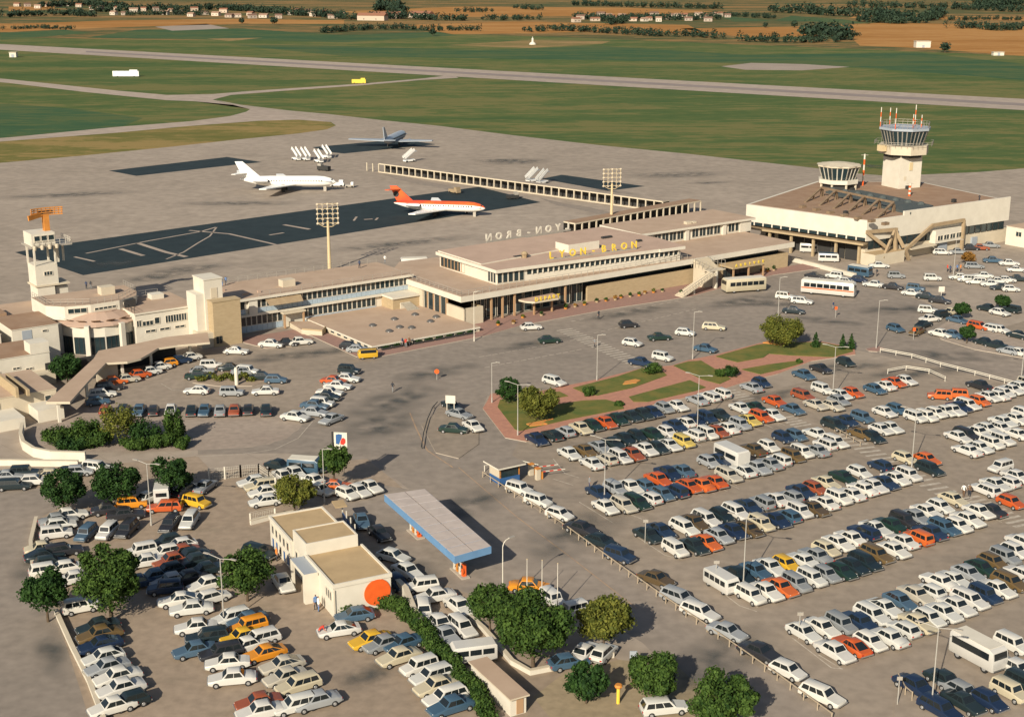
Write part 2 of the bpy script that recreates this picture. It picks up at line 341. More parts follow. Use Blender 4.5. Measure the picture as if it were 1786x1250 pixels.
sheet('workshop_lane', [(700,1040),(720,1040),(760,1085),(850,1146),(835,1170),(905,1245),(860,1262),(770,1150),(730,1100)], .013, K['pale'])
sheet('verge', [(985,1172),(1080,1150),(1180,1160),(1330,1290),(1000,1300),(930,1215)], .013, K['verge'])
sheet('forecourt', [(560,862),(660,845),(760,860),(905,975),(1000,1060),(930,1075),(880,1060),(690,985),(620,905)], .012, K['road'])
# red forecourt pavement along the terminal, raised by a kerb
fp = [gw(-27,-9.2), gw(-4,-8.5), gw(6,-6.2), gw(28,-6.0), gw(48,-7.6), gw(60,-5.5), gw(76,-3.2), gw(90,-4.5), gw(92,1.2), gw(-3,1.2), gw(-3,-5.2), gw(-25.2,-5.4), gw(-26.2,15), gw(-29,15), gw(-29.5,-7)]
struct(MB().prism(fp, -.02, .13, 0, 1, False).build('pavement', [K['kerb'], K['redwalk']]))
wp = [gw(-41,12.5), gw(-39.5,7), gw(-34,5.5), gw(-29.7,8), gw(-29.7,15.8), gw(-41,15.8)]
struct(MB().prism(wp, -.02, .13, 0, 1, False).build('pavement', [K['kerb'], K['redwalk']]))
# garden
gp = [(842,713),(881,764),(918,771),(1067,722),(1180,698),(1262,679),(1296,668),(1356,653),(1414,631),(1492,619),(1490,607),(1430,596),(1326,599),(1250,619),(1200,629),(1173,638),(1115,644),(1039,663),(989,673),(941,683),(856,687),(850,700)]
struct(MB().prism([at(*p) for p in gp], -.02, .12, 0, 1, False).build('garden_path', [K['kerb'], K['redpath']]))
for b_ in ([(868,711),(898,750),(906,753),(991,733),(1088,714),(1085,706),(1057,698.5),(1017,700),(971,707),(952,699),(900,693),(872,699)],
    [(999,678),(1022,688),(1042,691),(1102,678),(1163,656),(1153,645.6),(1117,644.5),(1077,658)],
    [(1097,693.5),(1105,702),(1130,702),(1213,683),(1231,677),(1203,664.5),(1153,678)],
    [(1175,639),(1200,632),(1223,630.5),(1248,645.6),(1275,662),(1255,671),(1225,663),(1200,651)],
    [(1248,623),(1286,633),(1331,625),(1341,618),(1380,621),(1452,624),(1488,614),(1484,608),(1427,598),(1345,599),(1320,603)],
    [(1293,645.6),(1326,654),(1360,646),(1396,635.5),(1391,630.5),(1341,637)],
    [(949,686),(961,697),(991,692),(976,684.6)]):
    struct(MB().prism([at(*p) for p in b_], .1, .2, 0, 0, False).build('lawn', K['lawn']))
for b_ in ([(1086,673),(1110,670),(1117,666),(1108,664),(1090,668)],[(918,742),(965,733),(945,738),(955,742),(925,746)],[(1330,600),(1345,596),(1370,602),(1360,604)]):
    stuff(tag(MB().prism([at(*p) for p in b_], .18, .34, 0, 0, False).build('flower_bed', K['flower']), 'patch of orange flowers on the lawn', 'flowers', 'flower beds in the garden'))
# kerb islands
def island(px, m='lot', h=.12, name='traffic_island'):
    return struct(MB().prism([at(*p) for p in px], -.02, h, 0, 1, False).build(name, [K['kerb'], K[m]]))
island([(1510,609),(1532,605),(1545,609),(1530,614),(1515,613)],'redwalk')
island([(336,668),(345,654),(400,640),(440,645),(470,664),(440,674),(380,674)],'dirt')
island([(735,742),(760,720),(775,700),(800,712),(835,745),(835,775),(800,800),(760,790)],'lot',.1)
island([(1630,575),(1655,560),(1700,570),(1786,592),(1900,620),(1900,650),(1786,625),(1700,610),(1640,592)],'pale')
island([(1560,1215),(1600,1195),(1700,1180),(1700,1300),(1560,1300)],'lot',.1)
# painted markings
def stripes(name, a, b, n, wid, ln, z=.02, m='line', dang=0):
    pa=at(*a); pb=at(*b); mb=MB(); ang=math.atan2(pb[1]-pa[1],pb[0]-pa[0])+math.pi/2+dang
    d=math.atan2(pb[1]-pa[1],pb[0]-pa[0])
    for i in range(n):
        t=i/(n-1); x=lerp(pa[0],pb[0],t); y=lerp(pa[1],pb[1],t)
        ux,uy=math.cos(ang)*ln/2,math.sin(ang)*ln/2; vx,vy=math.cos(d)*wid/2,math.sin(d)*wid/2
        mb.add([(x-ux-vx,y-uy-vy,z),(x+ux-vx,y+uy-vy,z),(x+ux+vx,y+uy+vy,z),(x-ux+vx,y-uy+vy,z)],[(0,3,2,1)])
    return struct(mb.build(name, K[m]))
stripes('crosswalk',(1468,758),(1560,812),10,.55,3.2); stripes('crosswalk',(1560,812),(1690,880),11,.55,3.2); stripes('crosswalk',(1690,868),(1786,915),9,.55,3.2)
stripes('crosswalk',(1270,682),(1302,696),5,.5,3.0); stripes('crosswalk',(1370,728),(1400,742),5,.5,3.0)
stripes('crosswalk',(985,575),(1120,638),22,.5,3.4)
for a,b,n in (((840,622),(1030,588),18),((1040,580),(1210,540),16),((850,640),(1010,610),14),((1000,560),(1180,525),14)):
    stripes('lane_marking',a,b,n,1.1,.3,.02,'faint')
for px,wd in (([(715,720),(725,745),(745,785),(790,815)],.22),([(800,815),(900,900),(1000,975),(1110,1060)],.14)):
    strip('lane_line',px,wd,.018,K['yline'])
for px in ([(342,796),(420,792),(480,783),(520,764),(545,735)],[(1010,875),(1070,912)],[(1110,935),(1160,968),(1190,975)],[(1240,1018),(1290,1056),(1320,1066)],[(1382,1112),(1450,1164),(1470,1166)],[(1120,905),(1090,893)],[(370,685),(300,680),(280,668)],[(965,800),(985,825),(1010,833)],[(965,835),(1000,846)]):
    strip('painted_line',px,.13,.018,K['line'])

# oil and water stains with ragged edges
SM = bpy.data.materials.new('ground_stain'); SM.use_nodes=True
n_=SM.node_tree; N_n=n_.nodes.new; L_n=n_.links.new; pb=n_.nodes['Principled BSDF']; pb.inputs['Base Color'].default_value=(.07,.075,.07,1); pb.inputs['Roughness'].default_value=.8
tc=N_n('ShaderNodeTexCoord'); ln=N_n('ShaderNodeVectorMath'); ln.operation='LENGTH'; L_n(tc.outputs['Object'],ln.inputs[0])
gp_=N_n('ShaderNodeNewGeometry'); tn=N_n('ShaderNodeTexNoise'); tn.inputs['Scale'].default_value=.35; tn.inputs['Detail'].default_value=6; L_n(gp_.outputs['Position'],tn.inputs['Vector'])
m1=N_n('ShaderNodeMapRange'); m1.inputs[1].default_value=1.0; m1.inputs[2].default_value=.1; L_n(ln.outputs['Value'],m1.inputs[0])
m2=N_n('ShaderNodeMapRange'); m2.inputs[1].default_value=.35; m2.inputs[2].default_value=.7; L_n(tn.outputs[0],m2.inputs[0])
mm=N_n('ShaderNodeMath'); mm.operation='MULTIPLY'; L_n(m1.outputs[0],mm.inputs[0]); L_n(m2.outputs[0],mm.inputs[1])
mk=N_n('ShaderNodeMath'); mk.operation='MULTIPLY'; mk.inputs[1].default_value=.85; L_n(mm.outputs[0],mk.inputs[0])
tr_=N_n('ShaderNodeBsdfTransparent'); mx=N_n('ShaderNodeMixShader'); L_n(mk.outputs[0],mx.inputs[0]); L_n(tr_.outputs[0],mx.inputs[1]); L_n(pb.outputs[0],mx.inputs[2]); L_n(mx.outputs[0],n_.nodes['Material Output'].inputs[0])
stain_me=MB().add([(-1,-1,0),(1,-1,0),(1,1,0),(-1,1,0)],[(0,1,2,3)]).mesh('oil_stain',[SM])
for i,(px,rx,ry,a) in enumerate((((690,700),6,14,-.5),((660,745),5,9,-.6),((480,622),9,4,.5),((560,615),7,3,.6),((760,650),10,4,.6),((930,600),12,3,.6),((1100,545),14,3,.6),((1300,525),14,4,.6),((1440,560),9,3,-.4),((1350,530),10,3,.1),((1560,540),10,4,.2),((1640,620),12,4,-.2),((1600,500),9,3,0),((905,282),14,9,.3),((1180,305),20,8,.2),((870,280),9,5,.2),((1236,319),9,3,.2),((330,470),12,6,.6),((260,485),8,4,.5),((1000,930),5,12,-.6),((1250,1150),4,10,-.7),((820,880),4,10,-.6),((720,1000),4,4,0),((1600,650),14,4,.3),((640,1180),4,3,.4),((60,980),2.5,7,.1),((90,1130),2,7,.4),((1480,640),9,4,.4),((1130,840),6,2,.5),((1350,690),8,2.5,.5),((1050,335),14,6,-.6),((200,460),10,4,.5),((420,355),20,5,0),((120,340),24,6,.3),((700,425),22,5,.5),((1500,290),20,6,-.2))):
    o_=link('oil_stain',stain_me,None,(*at(*px),.026+.0004*i),a); o_.scale=(rx,ry,1); struct(o_)
# ------------------------------------------------------------------ building kit (local frame: x along the front, y to the back)
WCACHE = {}
def window(root, x, y, z, wd, ht, n=1, rz=0.0, fm='frame', gm='glass', d=.10, name='window', sill=False, fw=.07):
    """framed window standing proud of the wall; outward normal is local -y turned by rz; pane is a sub-part"""
    k = (round(wd,2), round(ht,2), n, fm, gm, d, fw)
    if k not in WCACHE:
        a = MB(); a.box(-wd/2,-wd/2+fw,-d,0.03,0,ht); a.box(wd/2-fw,wd/2,-d,.03,0,ht)
        a.box(-wd/2+fw,wd/2-fw,-d,.03,0,fw); a.box(-wd/2+fw,wd/2-fw,-d,.03,ht-fw,ht)
        for i in range(1,n):
            c = -wd/2+wd*i/n; a.box(c-fw/2,c+fw/2,-d,.03,fw,ht-fw)
        g = MB(); g.box(-wd/2+fw*.9,wd/2-fw*.9,-d*.35,.02,fw*.9,ht-fw*.9)
        WCACHE[k] = (a.mesh('window',[K[fm]]), g.mesh('pane',[K[gm]]))
    fa, ga = WCACHE[k]
    o = link(name, fa, root, (x,y,z), rz); link('pane', ga, o)
    return o
def rail(mb, pts, z, h=1.0, step=2.0, r=.035, m=0, closed=False):
    for (a,b) in zip(pts, pts[1:]):
        l = math.hypot(b[0]-a[0], b[1]-a[1]); n = max(1, int(round(l/step)))
        for i in range(n+1):
            x,y = lerp(a[0],b[0],i/n), lerp(a[1],b[1],i/n); mb.tube((x,y,z),(x,y,z+h),r*1.3,n=4,m=m)
        for hh in (h, h*.55): mb.tube((a[0],a[1],z+hh),(b[0],b[1],z+hh),r,n=4,m=m)
    return mb
def glyph(ch, size, depth, m, parent, loc, rx=math.pi/2, rz=0.0, name='letter', bold=.03):
    cu = bpy.data.curves.new('glyph','FONT'); cu.body = ch; cu.size = size; cu.extrude = depth/2; cu.offset = bold; cu.align_x='CENTER'; cu.resolution_u = 2
    t = bpy.data.objects.new('glyph', cu); C.objects.link(t)
    me = bpy.data.meshes.new_from_object(t.evaluated_get(bpy.context.evaluated_depsgraph_get()))
    bpy.data.objects.remove(t); me.materials.clear(); me.materials.append(m)
    o = bpy.data.objects.new(name, me); C.objects.link(o); o.parent = parent; o.location = loc; o.rotation_euler = (rx,0,rz)
    return o
def word(text, size, depth, m, parent, x0, x1, y, z, rz=0.0, bold=.03, legs=None):
    n = len(text)
    for i,ch in enumerate(text):
        if ch == ' ': continue
        t = i/(n-1); x = lerp(x0,x1,t); yy = lerp(y[0],y[1],t) if isinstance(y,tuple) else y
        o = glyph(ch, size, depth, m, parent, (x,yy,z), rz=rz, bold=bold)
        if legs: MB().tube((-.3*size,-legs,0),(-.3*size,0.1,0),.04,n=4).tube((.3*size,-legs,0),(.3*size,.1,0),.04,n=4).build('letter_stay', K['steel'], o)

# ---- main terminal
T = thing('terminal_building', 'long two-storey terminal with white roof fascia and tan stone walls', 'building', (OX,OY,0), GA)
zt = 5.7
# structural core behind the glass front, tan stone screens
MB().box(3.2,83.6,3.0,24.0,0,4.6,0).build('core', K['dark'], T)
MB().box(-2.6,-2.2,6.0,24,0,4.6).build('side_core', K['stone'], T)
MB().box(-2.7,1.5,-.4,.1,0,3.3).box(-2.9,-2.4,-.4,5.4,0,3.3).build('corner_stone_wall', K['cream'], T)
MB().box(-3.0,-2.5,13.6,24,0,4.55).build('side_stone_wall', K['cream'], T)
MB().box(1.1,1.5,.1,3.0,0,3.3).build('return_wall', K['stone'], T)
MB().box(27.7,58.4,1.0,1.5,0,3.3).build('stone_wall', K['stone'], T)
MB().box(62.5,85.0,1.0,1.5,0,3.3).build('stone_wall', K['stone'], T)
MB().box(84.5,85,1.5,24,0,3.3).build('end_wall', K['stone'], T)
MB().box(27.7,83.4,2.55,2.75,3.3,4.58).build('clerestory_strip', K['glass'], T)
# glass front with columns
for i,(xa,xb) in enumerate(((1.7,3.9),(3.9,6.5),(6.5,9.3),(9.3,12.8),(12.8,17.2),(17.2,21.6),(21.6,24.5),(24.5,27.6))):
    window(T,(xa+xb)/2,2.4,.15,xb-xa-.35,4.4,2,fm='frame')
for xa in (3.9,6.5,9.3,21.6): MB().box(xa-.16,xa+.16,.2,.55,0.1,4.6).build('column', K['column'], T)
MB().box(12.7,13.0,-1.3,-1.0,.1,2.9).box(17.0,17.3,-1.3,-1.0,.1,2.9).build('column', K['column'], T)
for b0,b1 in ((5.8,7.6),(7.9,9.8),(10.1,12.0),(12.2,13.5)):
    window(T,-2.66,(b0+b1)/2,.9,b1-b0,3.6,1,rz=-math.pi/2)
for b0 in (5.6,7.75,9.95,12.1): MB().box(-2.9,-2.5,b0-.14,b0+.14,.2,4.5).build('column', K['column'], T)
# roof slab / terrace with deep white fascia
slab = [(-3.4,-.3),(86,.2),(86,14),(88,26),(4,33.5),(-3.4,25)]
MB().prism(slab, 4.6, zt, 0, 1).build('terrace_slab', [K['white'], K['roof']], T)
rail(MB(), [(-3,25),(-3,.1),(54,.5)], zt, 1.0, 1.6).build('railing', K['steel'], T)
# upper storey
U = [(7.7,3.9),(52,.55),(53.2,9.5),(52,26),(8.2,24.6)]
up = MB().prism(U, zt-.02, 8.1, 0).build('upper_wall', K['white'], T)
Rf = [(7.1,3.3),(46.0,.4),(46.0,.1),(52.6,-.3),(54,9.5),(52.6,27),(7.6,25.2)]
MB().prism(Rf, 8.1, 8.75, 0, 1).build('upper_roof', [K['white'], K['roofpink']], T)
MB().prism([(7.6,9.0),(30.5,11.5),(30.5,25.9),(8.0,24.9)], 8.7, 9.0, 0, 1).build('roof_upstand', [K['white'], K['roofpink']], T)
ua = math.atan2(.55-3.9, 52-7.7)
def onU(t, off=0): return (lerp(7.7,52,t)-off*math.sin(ua)*-1, lerp(3.9,.55,t)-off*math.cos(ua))
for i in range(5):
    t = (.5+i)*.028; x,y = onU(t); window(T,x,y,zt+.25,1.12,2.1,1,rz=ua,fm='frame')
for i in range(3):
    window(T,7.72,4.6+.9*i,zt+.25,.85,2.1,1,rz=-math.pi/2,fm='frame')
for i in range(7):
    window(T,8.05,15.8+1.25*i,zt+.25,1.15,2.0,1,rz=-math.pi/2,fm='column')
fin = MB().box(-.08,.08,-.28,0,0,1.0).mesh('fin',[K['white']])
for i in range(30):
    t = .165+i*.0278
    if t > .985: break
    x,y = onU(t); window(T,x,y,zt+1.28,.95,1.05,1,rz=ua,fm='dark',d=.05,fw=.04)
    x,y = onU(t+.0139); link('fin', fin, T, (x,y,zt+1.33), ua)
MB().box(28.5,36.5,8.2,12.5,8.7,10.4,0,1).build('roof_hut', [K['white'],K['roofpink']], T)
for (x,y,s_) in ((34,14,1.2),(45,16,1.3),(17.5,10.5,.9),(48,9,.6)):
    MB().box(x-s_,x+s_,y-.35,y+.35,8.7,9.15).build('roof_vent', K['dark'], T)
MB().lathe([(.5,0),(.55,.5),(.75,.9),(.3,1.3)],8).build('roof_cowl', K['beam'], T, (18.5,9.6,8.75))
# rear wing with the big windows
MB().box(57,88.2,16.0,28.5,zt-.02,8.2,0,1).build('rear_wall', [K['white'],K['roof']], T)
MB().box(54,89,15.2,29.3,8.2,8.7,0,1).build('rear_roof', [K['white'],K['roof']], T)
for i in range(12):
    if i not in (4,9): window(T,59.5+2.25*i,15.98,zt+.35,2.05,2.0,2,fm='frame',gm='glass')
for xx in (68.0,79.5): MB().box(xx-.5,xx+.5,15.5,16,zt,8.2).build('pier', K['white'], T)
MB().box(84.5,88,15.6,16,zt,8.2).build('pier', K['white'], T)
MB().box(70,71.5,18,19,8.7,9.3).build('roof_vent', K['cream'], T)
MB().box(72.2,73.2,18.2,19,8.7,9.1).build('roof_vent', K['cream'], T)
# departures canopy
MB().prism([(10.2,.3),(10.5,-1.6),(11.6,-3.0),(17.2,-3.2),(18.6,-1.2),(18.8,.8)], 2.85, 3.2, 0, 1).build('entrance_canopy', [K['cream'],K['roofpink']], T)
word('DEPART', 1.05, .12, K['yellow'], T, 12.0, 17.2, -3.05, 3.25, bold=.04)
# arrivals canopy
MB().box(64,74,-3.0,1.0,2.8,3.2,0,1).build('entrance_canopy', [K['stone'],K['rooftan']], T)
for xx in (64.5,69.0,73.5): MB().box(xx-.15,xx+.15,-2.8,-2.5,0.1,2.8).build('column', K['column'], T)
window(T,68.8,.98,.15,7.5,2.5,6,fm='dark')
word('ARRIVEE', .85, .12, K['yellow'], T, 65.0, 73.0, -2.95, 3.22, bold=.04)
# outside staircase from the terrace to the forecourt
st = MB()
for i in range(10): st.box(55.2,59.2,-.2-.33*i-.38,-.2-.33*i,.1,zt-.17*i-.1)
st2 = st.build('upper_flight', K['cream'], T)
MB().box(54.8,59.4,-5.4,-3.8,3.8,4.0).build('landing', K['cream'], T)
lf = MB()
for i in range(22): lf.box(54.8-.42*i-.45,54.8-.42*i,-7.4,-5.2,max(.1,3.95-.17*i-.35),3.95-.17*i)
lf.build('lower_flight', K['cream'], T)
MB().box(56.6,57.0,-5.6,-4.6,.1,3.8).box(49.4,49.8,-6.6,-5.9,.1,1.4).build('stair_support', K['white'], T)
ra = MB(); rail(ra,[(55.0,-5.2),(55.0,.2)],4.0,1.8,1.2); rail(ra,[(59.3,.2),(59.3,-5.3)],4.0,1.8,1.2)
for i in range(12): ra.tube((54.6-.78*i,-7.35,3.95-.316*i-.1),(54.6-.78*i,-7.35,4.95-.316*i),.04,n=4)
ra.bar((54.8,-7.35,4.95),(45.6,-7.35,1.2),.08,.08); ra.build('stair_railing', K['steel'], T)
# roof lettering
S1 = thing('roof_sign', 'yellow LYON-BRON letters standing along the front edge of the terminal roof', 'sign', (*gw(20.5,4.6),8.75), GA+ua)
word('LYON-BRON', 2.0, .2, K['yellow'], S1, 0.8, 21, 0, .35, bold=.03, legs=.35)
MB().box(0,21.6,-.08,.08,.02,.3).build('sign_rail', K['steel'], S1)
S2 = thing('roof_sign', 'white LYON-BRON letters facing the airfield, seen from behind at the roof edge', 'sign', (*gw(21,26.4),8.75), GA+R(2))
for i,ch in enumerate('NORB-NOYL'):
    glyph(ch, 2.1, .2, K['white'], S2, (.6+2.7*i,0,.45), rz=math.pi, bold=.06)
MB().box(0,23,-.08,.08,.02,.42).build('sign_rail', K['steel'], S2)

# ---- west wing
Wg = thing('office_wing', 'low two-storey office wing with two long window rows and roof terrace', 'building', (*gw(-41,19),0), GA)
MB().box(0,38.6,0,12.6,0,6.1,0).build('wall', K['white'], Wg)
MB().box(-.6,38.9,-.8,13.2,6.1,6.6,0,1).build('roof', [K['white'],K['roof']], Wg)
MB().box(0,32,-.6,.02,3.1,3.5).build('string_course', K['white'], Wg)
MB().box(3.9,5.6,-.55,.05,3.5,6.1).build('pier', K['white'], Wg)
for i in range(36):
    x = .75+1.05*i
    if not 3.4 < x < 6.0: window(Wg,x,-.02,4.45,1.0,1.55,1); MB().box(x-.5,x+.5,-.1,0,3.55,4.4).build('spandrel', K['blueglass'], Wg)
for i in range(29):
    x = .75+1.05*i
    if not 10.5 < x < 15: window(Wg,x,-.02,1.3,1.0,1.75,1); MB().box(x-.5,x+.5,-.1,0,.15,1.25).build('spandrel', K['blueglass'], Wg)
MB().add([(7.2,-.5,5.9),(14.4,-.5,5.9),(14.2,-1.9,4.9),(7.4,-1.9,4.9),(7.2,-.5,5.85),(14.4,-.5,5.85),(14.2,-1.9,4.85),(7.4,-1.9,4.85)],[(0,1,2,3),(7,6,5,4),(0,3,7,4),(3,2,6,7),(2,1,5,6)]).build('awning', K['beam'], Wg)
MB().box(10.2,14.8,-1.6,.1,2.75,3.05).build('door_canopy', K['cream'], Wg)
for xx in (10.5,14.4): MB().box(xx-.15,xx+.15,-1.5,-1.2,.1,2.75).build('column', K['column'], Wg)
MB().box(32,38.4,-4.2,0,.9,3.1,0,1).build('store_block', [K['stone'],K['roof']], Wg)
MB().box(31.8,38.5,-4.5,0,3.1,3.45).build('store_fascia', K['white'], Wg)
MB().add([(33.6,-4.3,2.2),(35.8,-4.3,2.2),(36.6,-6.6,1.02),(33.9,-6.6,1.02)],[(0,3,2,1),(0,1,2,3)]).box(33.6,35.8,-4.4,-4.22,1,2.2).build('sloping_cover', K['white'], Wg)
rr = rail(MB(), [(0,12.8),(38.5,12.8)], 6.6, 1.0, 2.0); rail(rr,[(6,-.5),(38.5,-.5)],6.6,.9,2.2); rr.build('railing', K['steel'], Wg)
MB().box(12.8,15.4,3.4,5.2,6.6,7.9).build('roof_hut', K['cream'], Wg)
for xx,yy in ((4.2,2.0),(4.9,2.2),(7.4,2.4),(2.6,7.5)): MB().box(xx-.3,xx+.3,yy-.2,yy+.2,6.6,7.0).build('roof_vent', K['roofpink'], Wg)

# ---- sunken hall in front of the wing
An = thing('sunken_hall', 'low flat-roofed hall with dome rooflights and slot windows by the forecourt', 'building', (*gw(-25.4,-5.4),0), GA)
MB().box(0,22.6,0,24.2,0,.75,0).build('wall', K['cream'], An)
MB().box(-.25,22.6,-.25,24.3,.75,1.05,0,1).build('roof', [K['white'],K['roof']], An)
for i in range(8): window(An,-.0,2.2+2.4*i,.28,1.5,.42,1,rz=-math.pi/2,fw=.04)
for i in range(9): window(An,1.8+2.4*i,0,.28,1.8,.42,1,fw=.04)
dm = MB().lathe([(.75,0),(.72,.12),(.55,.32),(.25,.44),(.02,.47)],10).mesh('rooflight',[mat('smoked_dome',(.09,.085,.08),.25)],50)
for px in ((679,578),(718,572),(751,561),(650,568),(688,557),(724,549),(761,553),(697,571)):
    x,y = at(*px,1.05); dx,dy = x-gw(-25.4,-5.4)[0], y-gw(-25.4,-5.4)[1]
    link('rooflight', dm, An, (dx*math.cos(GA)+dy*math.sin(GA), -dx*math.sin(GA)+dy*math.cos(GA), 1.05))
MB().prism([(-3.8,24.3),(-.3,22.3),(-.3,16.5),(-2.2,14.2),(-4.6,17.5)],0,.9,0,1).build('ramp_deck', [K['cream'],K['roof']], An)
MB().wall([(-4.4,17.6),(-2.1,14.3),(-.3,16.4)],.2,0,1.15).build('ramp_wall', K['stone'], An)

# ---- tan block, white stair block and offices towards the round pavilion
B1 = thing('office_block', 'windowless tan brick block between the wing and the curved canopy', 'building', (*gw(-46.4,13.2),0), GA)
MB().box(0,5.2,0,2.2,0,8.0,0,1).build('wall', [K['stone'],K['rooftan']], B1)
MB().box(-.1,5.3,-.1,2.3,8.0,8.15,0).build('coping', K['stone'], B1)
MB().box(1.4,5.1,2.2,9.5,0,6.4,0,1).build('rear_wall', [K['stone'],K['roof']], B1)
for xx in (.55,1.15): window(B1,xx,0,.6,.45,1.3,1,fm='dark')
MB().box(-2.3,0,.3,4,0,2.6).build('porch', K['cream'], B1)
B2 = thing('stair_block', 'tall white stair block rising above the tan block', 'building', (*gw(-46.8,15.5),0), GA)
MB().box(0,3.4,0,4.6,0,11.6,0,1).build('wall', [K['white'],K['roofbrown']], B2)
MB().box(-1.5,.02,.3,4.4,0,9.2).build('side_shaft', K['white'], B2)
MB().box(-.1,3.5,-.1,4.7,11.6,11.8).build('coping', K['white'], B2)
MB().box(1.2,2.4,-.08,.02,8.3,10.1).build('door', K['cream'], B2)
B3 = thing('office_block', 'white two-storey offices with ribbon window beside the round pavilion', 'building', (*gw(-58,19.7),0), GA)
MB().box(0,11.4,0,12,0,6.2,0,1).build('wall', [K['white'],K['roof']], B3)
MB().box(-.2,11.4,-.2,12.2,6.2,6.5,0,1).build('roof', [K['white'],K['roof']], B3)
window(B3,7.4,0,4.0,4.0,1.35,8); window(B3,3.9,0,4.1,1.0,1.2,1); window(B3,2.2,0,4.0,2.0,.9,3); window(B3,.6,0,4.0,.9,1.2,2)
for xx in (2.6,5.2,8.0): window(B3,xx,0,2.75,1.9,.5,2)
rail(MB(),[(0,12),(0,0)],6.5,1.2,1.5).build('railing', K['dark'], B3); rail(MB(),[(0,12),(9,12)],6.5,1,2).build('railing', K['steel'], B3)
MB().box(6.3,8.6,8,10,6.5,7.4).build('roof_hut', K['white'], B3)
MB().box(.2,2.2,5,8,6.5,7.8).build('roof_screen', K['dark'], B3)
# ---- round pavilion
PV = thing('round_pavilion', 'round white pavilion with tall columns and sloping glazed roof ring', 'building', (*gw(-62,27),0), GA)
N_ = 16; r_ = 7.4
ring = lambda r: [(r*math.cos(2*math.pi*(i+.5)/N_), r*math.sin(2*math.pi*(i+.5)/N_)) for i in range(N_)]
MB().prism(ring(r_-.3),0,5.0).build('drum', K['white'], PV)
MB().lathe([(r_+.1,4.95),(r_+.1,5.1),(3.6,6.5),(3.6,6.6)],N_).build('roof_ring', K['roofpink'], PV)
MB().prism([(a_,b_+2.8) for a_,b_ in ((-8.6,0.2),(-8.6,-1.5),(-6.2,-4.3),(-2,-5.4),(3.2,-5.2),(7,-3.2),(8.4,0),(8.4,6.2),(-8.6,6.2))],5.6,8.0,0,1).build('upper_drum', [K['white'],K['roof']], PV)
for i in range(N_):
    a = 2*math.pi*i/N_ + math.pi/N_*2
    if not (math.pi*.95 < (a%(2*math.pi)) < math.pi*1.95+.1): continue
    rr_ = (r_-.3)*math.cos(math.pi/N_); x,y = rr_*math.cos(a), rr_*math.sin(a)
    window(PV,x,y,.1,2.5,3.0,3,rz=a+math.pi/2,fm='dark')
    MB().box(-.75,.75,-1.0,1.0,0,.06).build('rooflight', K['roofbrown'], PV, (6.0*math.cos(a),6.0*math.sin(a),5.62), a+math.pi/2).rotation_euler = (R(-22),0,a+math.pi/2)
for i in (8,10,12,14,15):
    a = 2*math.pi*(i+.5)/N_; x,y = (r_+.2)*math.cos(a),(r_+.2)*math.sin(a)
    MB().box(-.4,.4,-.4,.4,0,5.3).build('column', K['white'], PV, (x,y,0), a)
window(PV,-4.2,-2.08,6.7,3.2,.9,3,rz=-.26); window(PV,.6,-2.5,6.85,4.0,.5,5,rz=.04)
for xx in (4.2,5.1,6.0): window(PV,xx,-2.4+(xx-3.2)*.526,7.0,.42,.42,1,rz=.48,fw=.05)
rail(MB(),[(-8.4,8.8),(-8.4,1.5),(-2,-2.4),(3.2,-2.2),(8.2,2.8),(8.2,8.8)],8.0,1.0,1.3).build('railing', K['steel'], PV)
MB().box(2,4.5,3,5,8,9.4).build('roof_hut', K['cream'], PV)
# ---- curved forecourt canopy
cn = [(366,597),(310,602),(276,607),(262,616),(246,625),(222,631),(185,633),(155,664),(122,701),(80,701),(122,664),(163,626),(172,612),(235,600),(290,588),(362,580)]
CA = thing('curved_canopy', 'long curving flat canopy roofing the forecourt pavement', 'canopy', (*at(185,632,3.1),0))
ox,oy = at(185,632,3.1); cpts = [(at(*p,3.3)[0]-ox, at(*p,3.3)[1]-oy) for p in cn]
MB().prism(cpts,3.0,3.35,0,1).build('roof', [K['cream'],K['roof']], CA)
for p in ((101,701),(150,668),(212,628),(262,612),(330,596)):
    x,y = at(*p,3.1); MB().box(-.2,.2,-.2,.2,0,3.0).build('column', K['white'], CA, (x-ox,y-oy,0), GA)
x,y = at(206,630,3.1); MB().box(-3.5,0,.5,.8,0,3.0).build('screen_wall', K['cream'], CA, (x-ox,y-oy,0), GA)
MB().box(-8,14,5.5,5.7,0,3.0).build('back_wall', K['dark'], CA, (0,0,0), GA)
# ---- buildings at the left edge
def block(name, label, a0, a1, b0, b1, h, roofm='roof', wallm='white', cat='building', parapet=.25):
    r = thing(name, label, cat, (*gw(a0,b0),0), GA)
    MB().box(0,a1-a0,0,b1-b0,0,h).build('wall', K[wallm], r)
    MB().box(-.08,a1-a0+.08,-.08,b1-b0+.08,h,h+.12,0,1).build('roof', [K[wallm],K[roofm]], r)
    return r
e1 = block('annex_block','white annex with sloping stair parapet behind the canopy',-96,-76.0,10.5,20,4.6,'roofbrown')
MB().box(17,20,-.05,3,4.6,6.4).build('stair_tower', K['white'], e1)
window(e1,9.4,0,1.2,1.1,1.6,1); window(e1,11.3,0,1.2,1.5,1.5,2); window(e1,10.4,0,3.4,1.0,.5,1); window(e1,14.6,0,2.6,1.2,.4,2); window(e1,16.6,0,2.2,1.2,.4,2); window(e1,13.6,0,1.3,1.0,.35,1)
MB().box(15.2,20,-2.2,0,0,1.9).build('side_block', K['cream'], e1)
e2 = block('annex_block','white flat-roofed block with grey door standing alone by the terrace',-78.5,-70.8,21.5,32,6.2,'roofbrown')
MB().box(1.6,3.2,-.06,.02,3.4,5.9).build('door', K['airgrey'], e2); window(e2,5.4,0,5.2,.9,.4,1)
e3 = block('annex_block','white block with grey doorway at the far end of the terraces',-92,-80.5,21,34,6.0,'roofbrown')
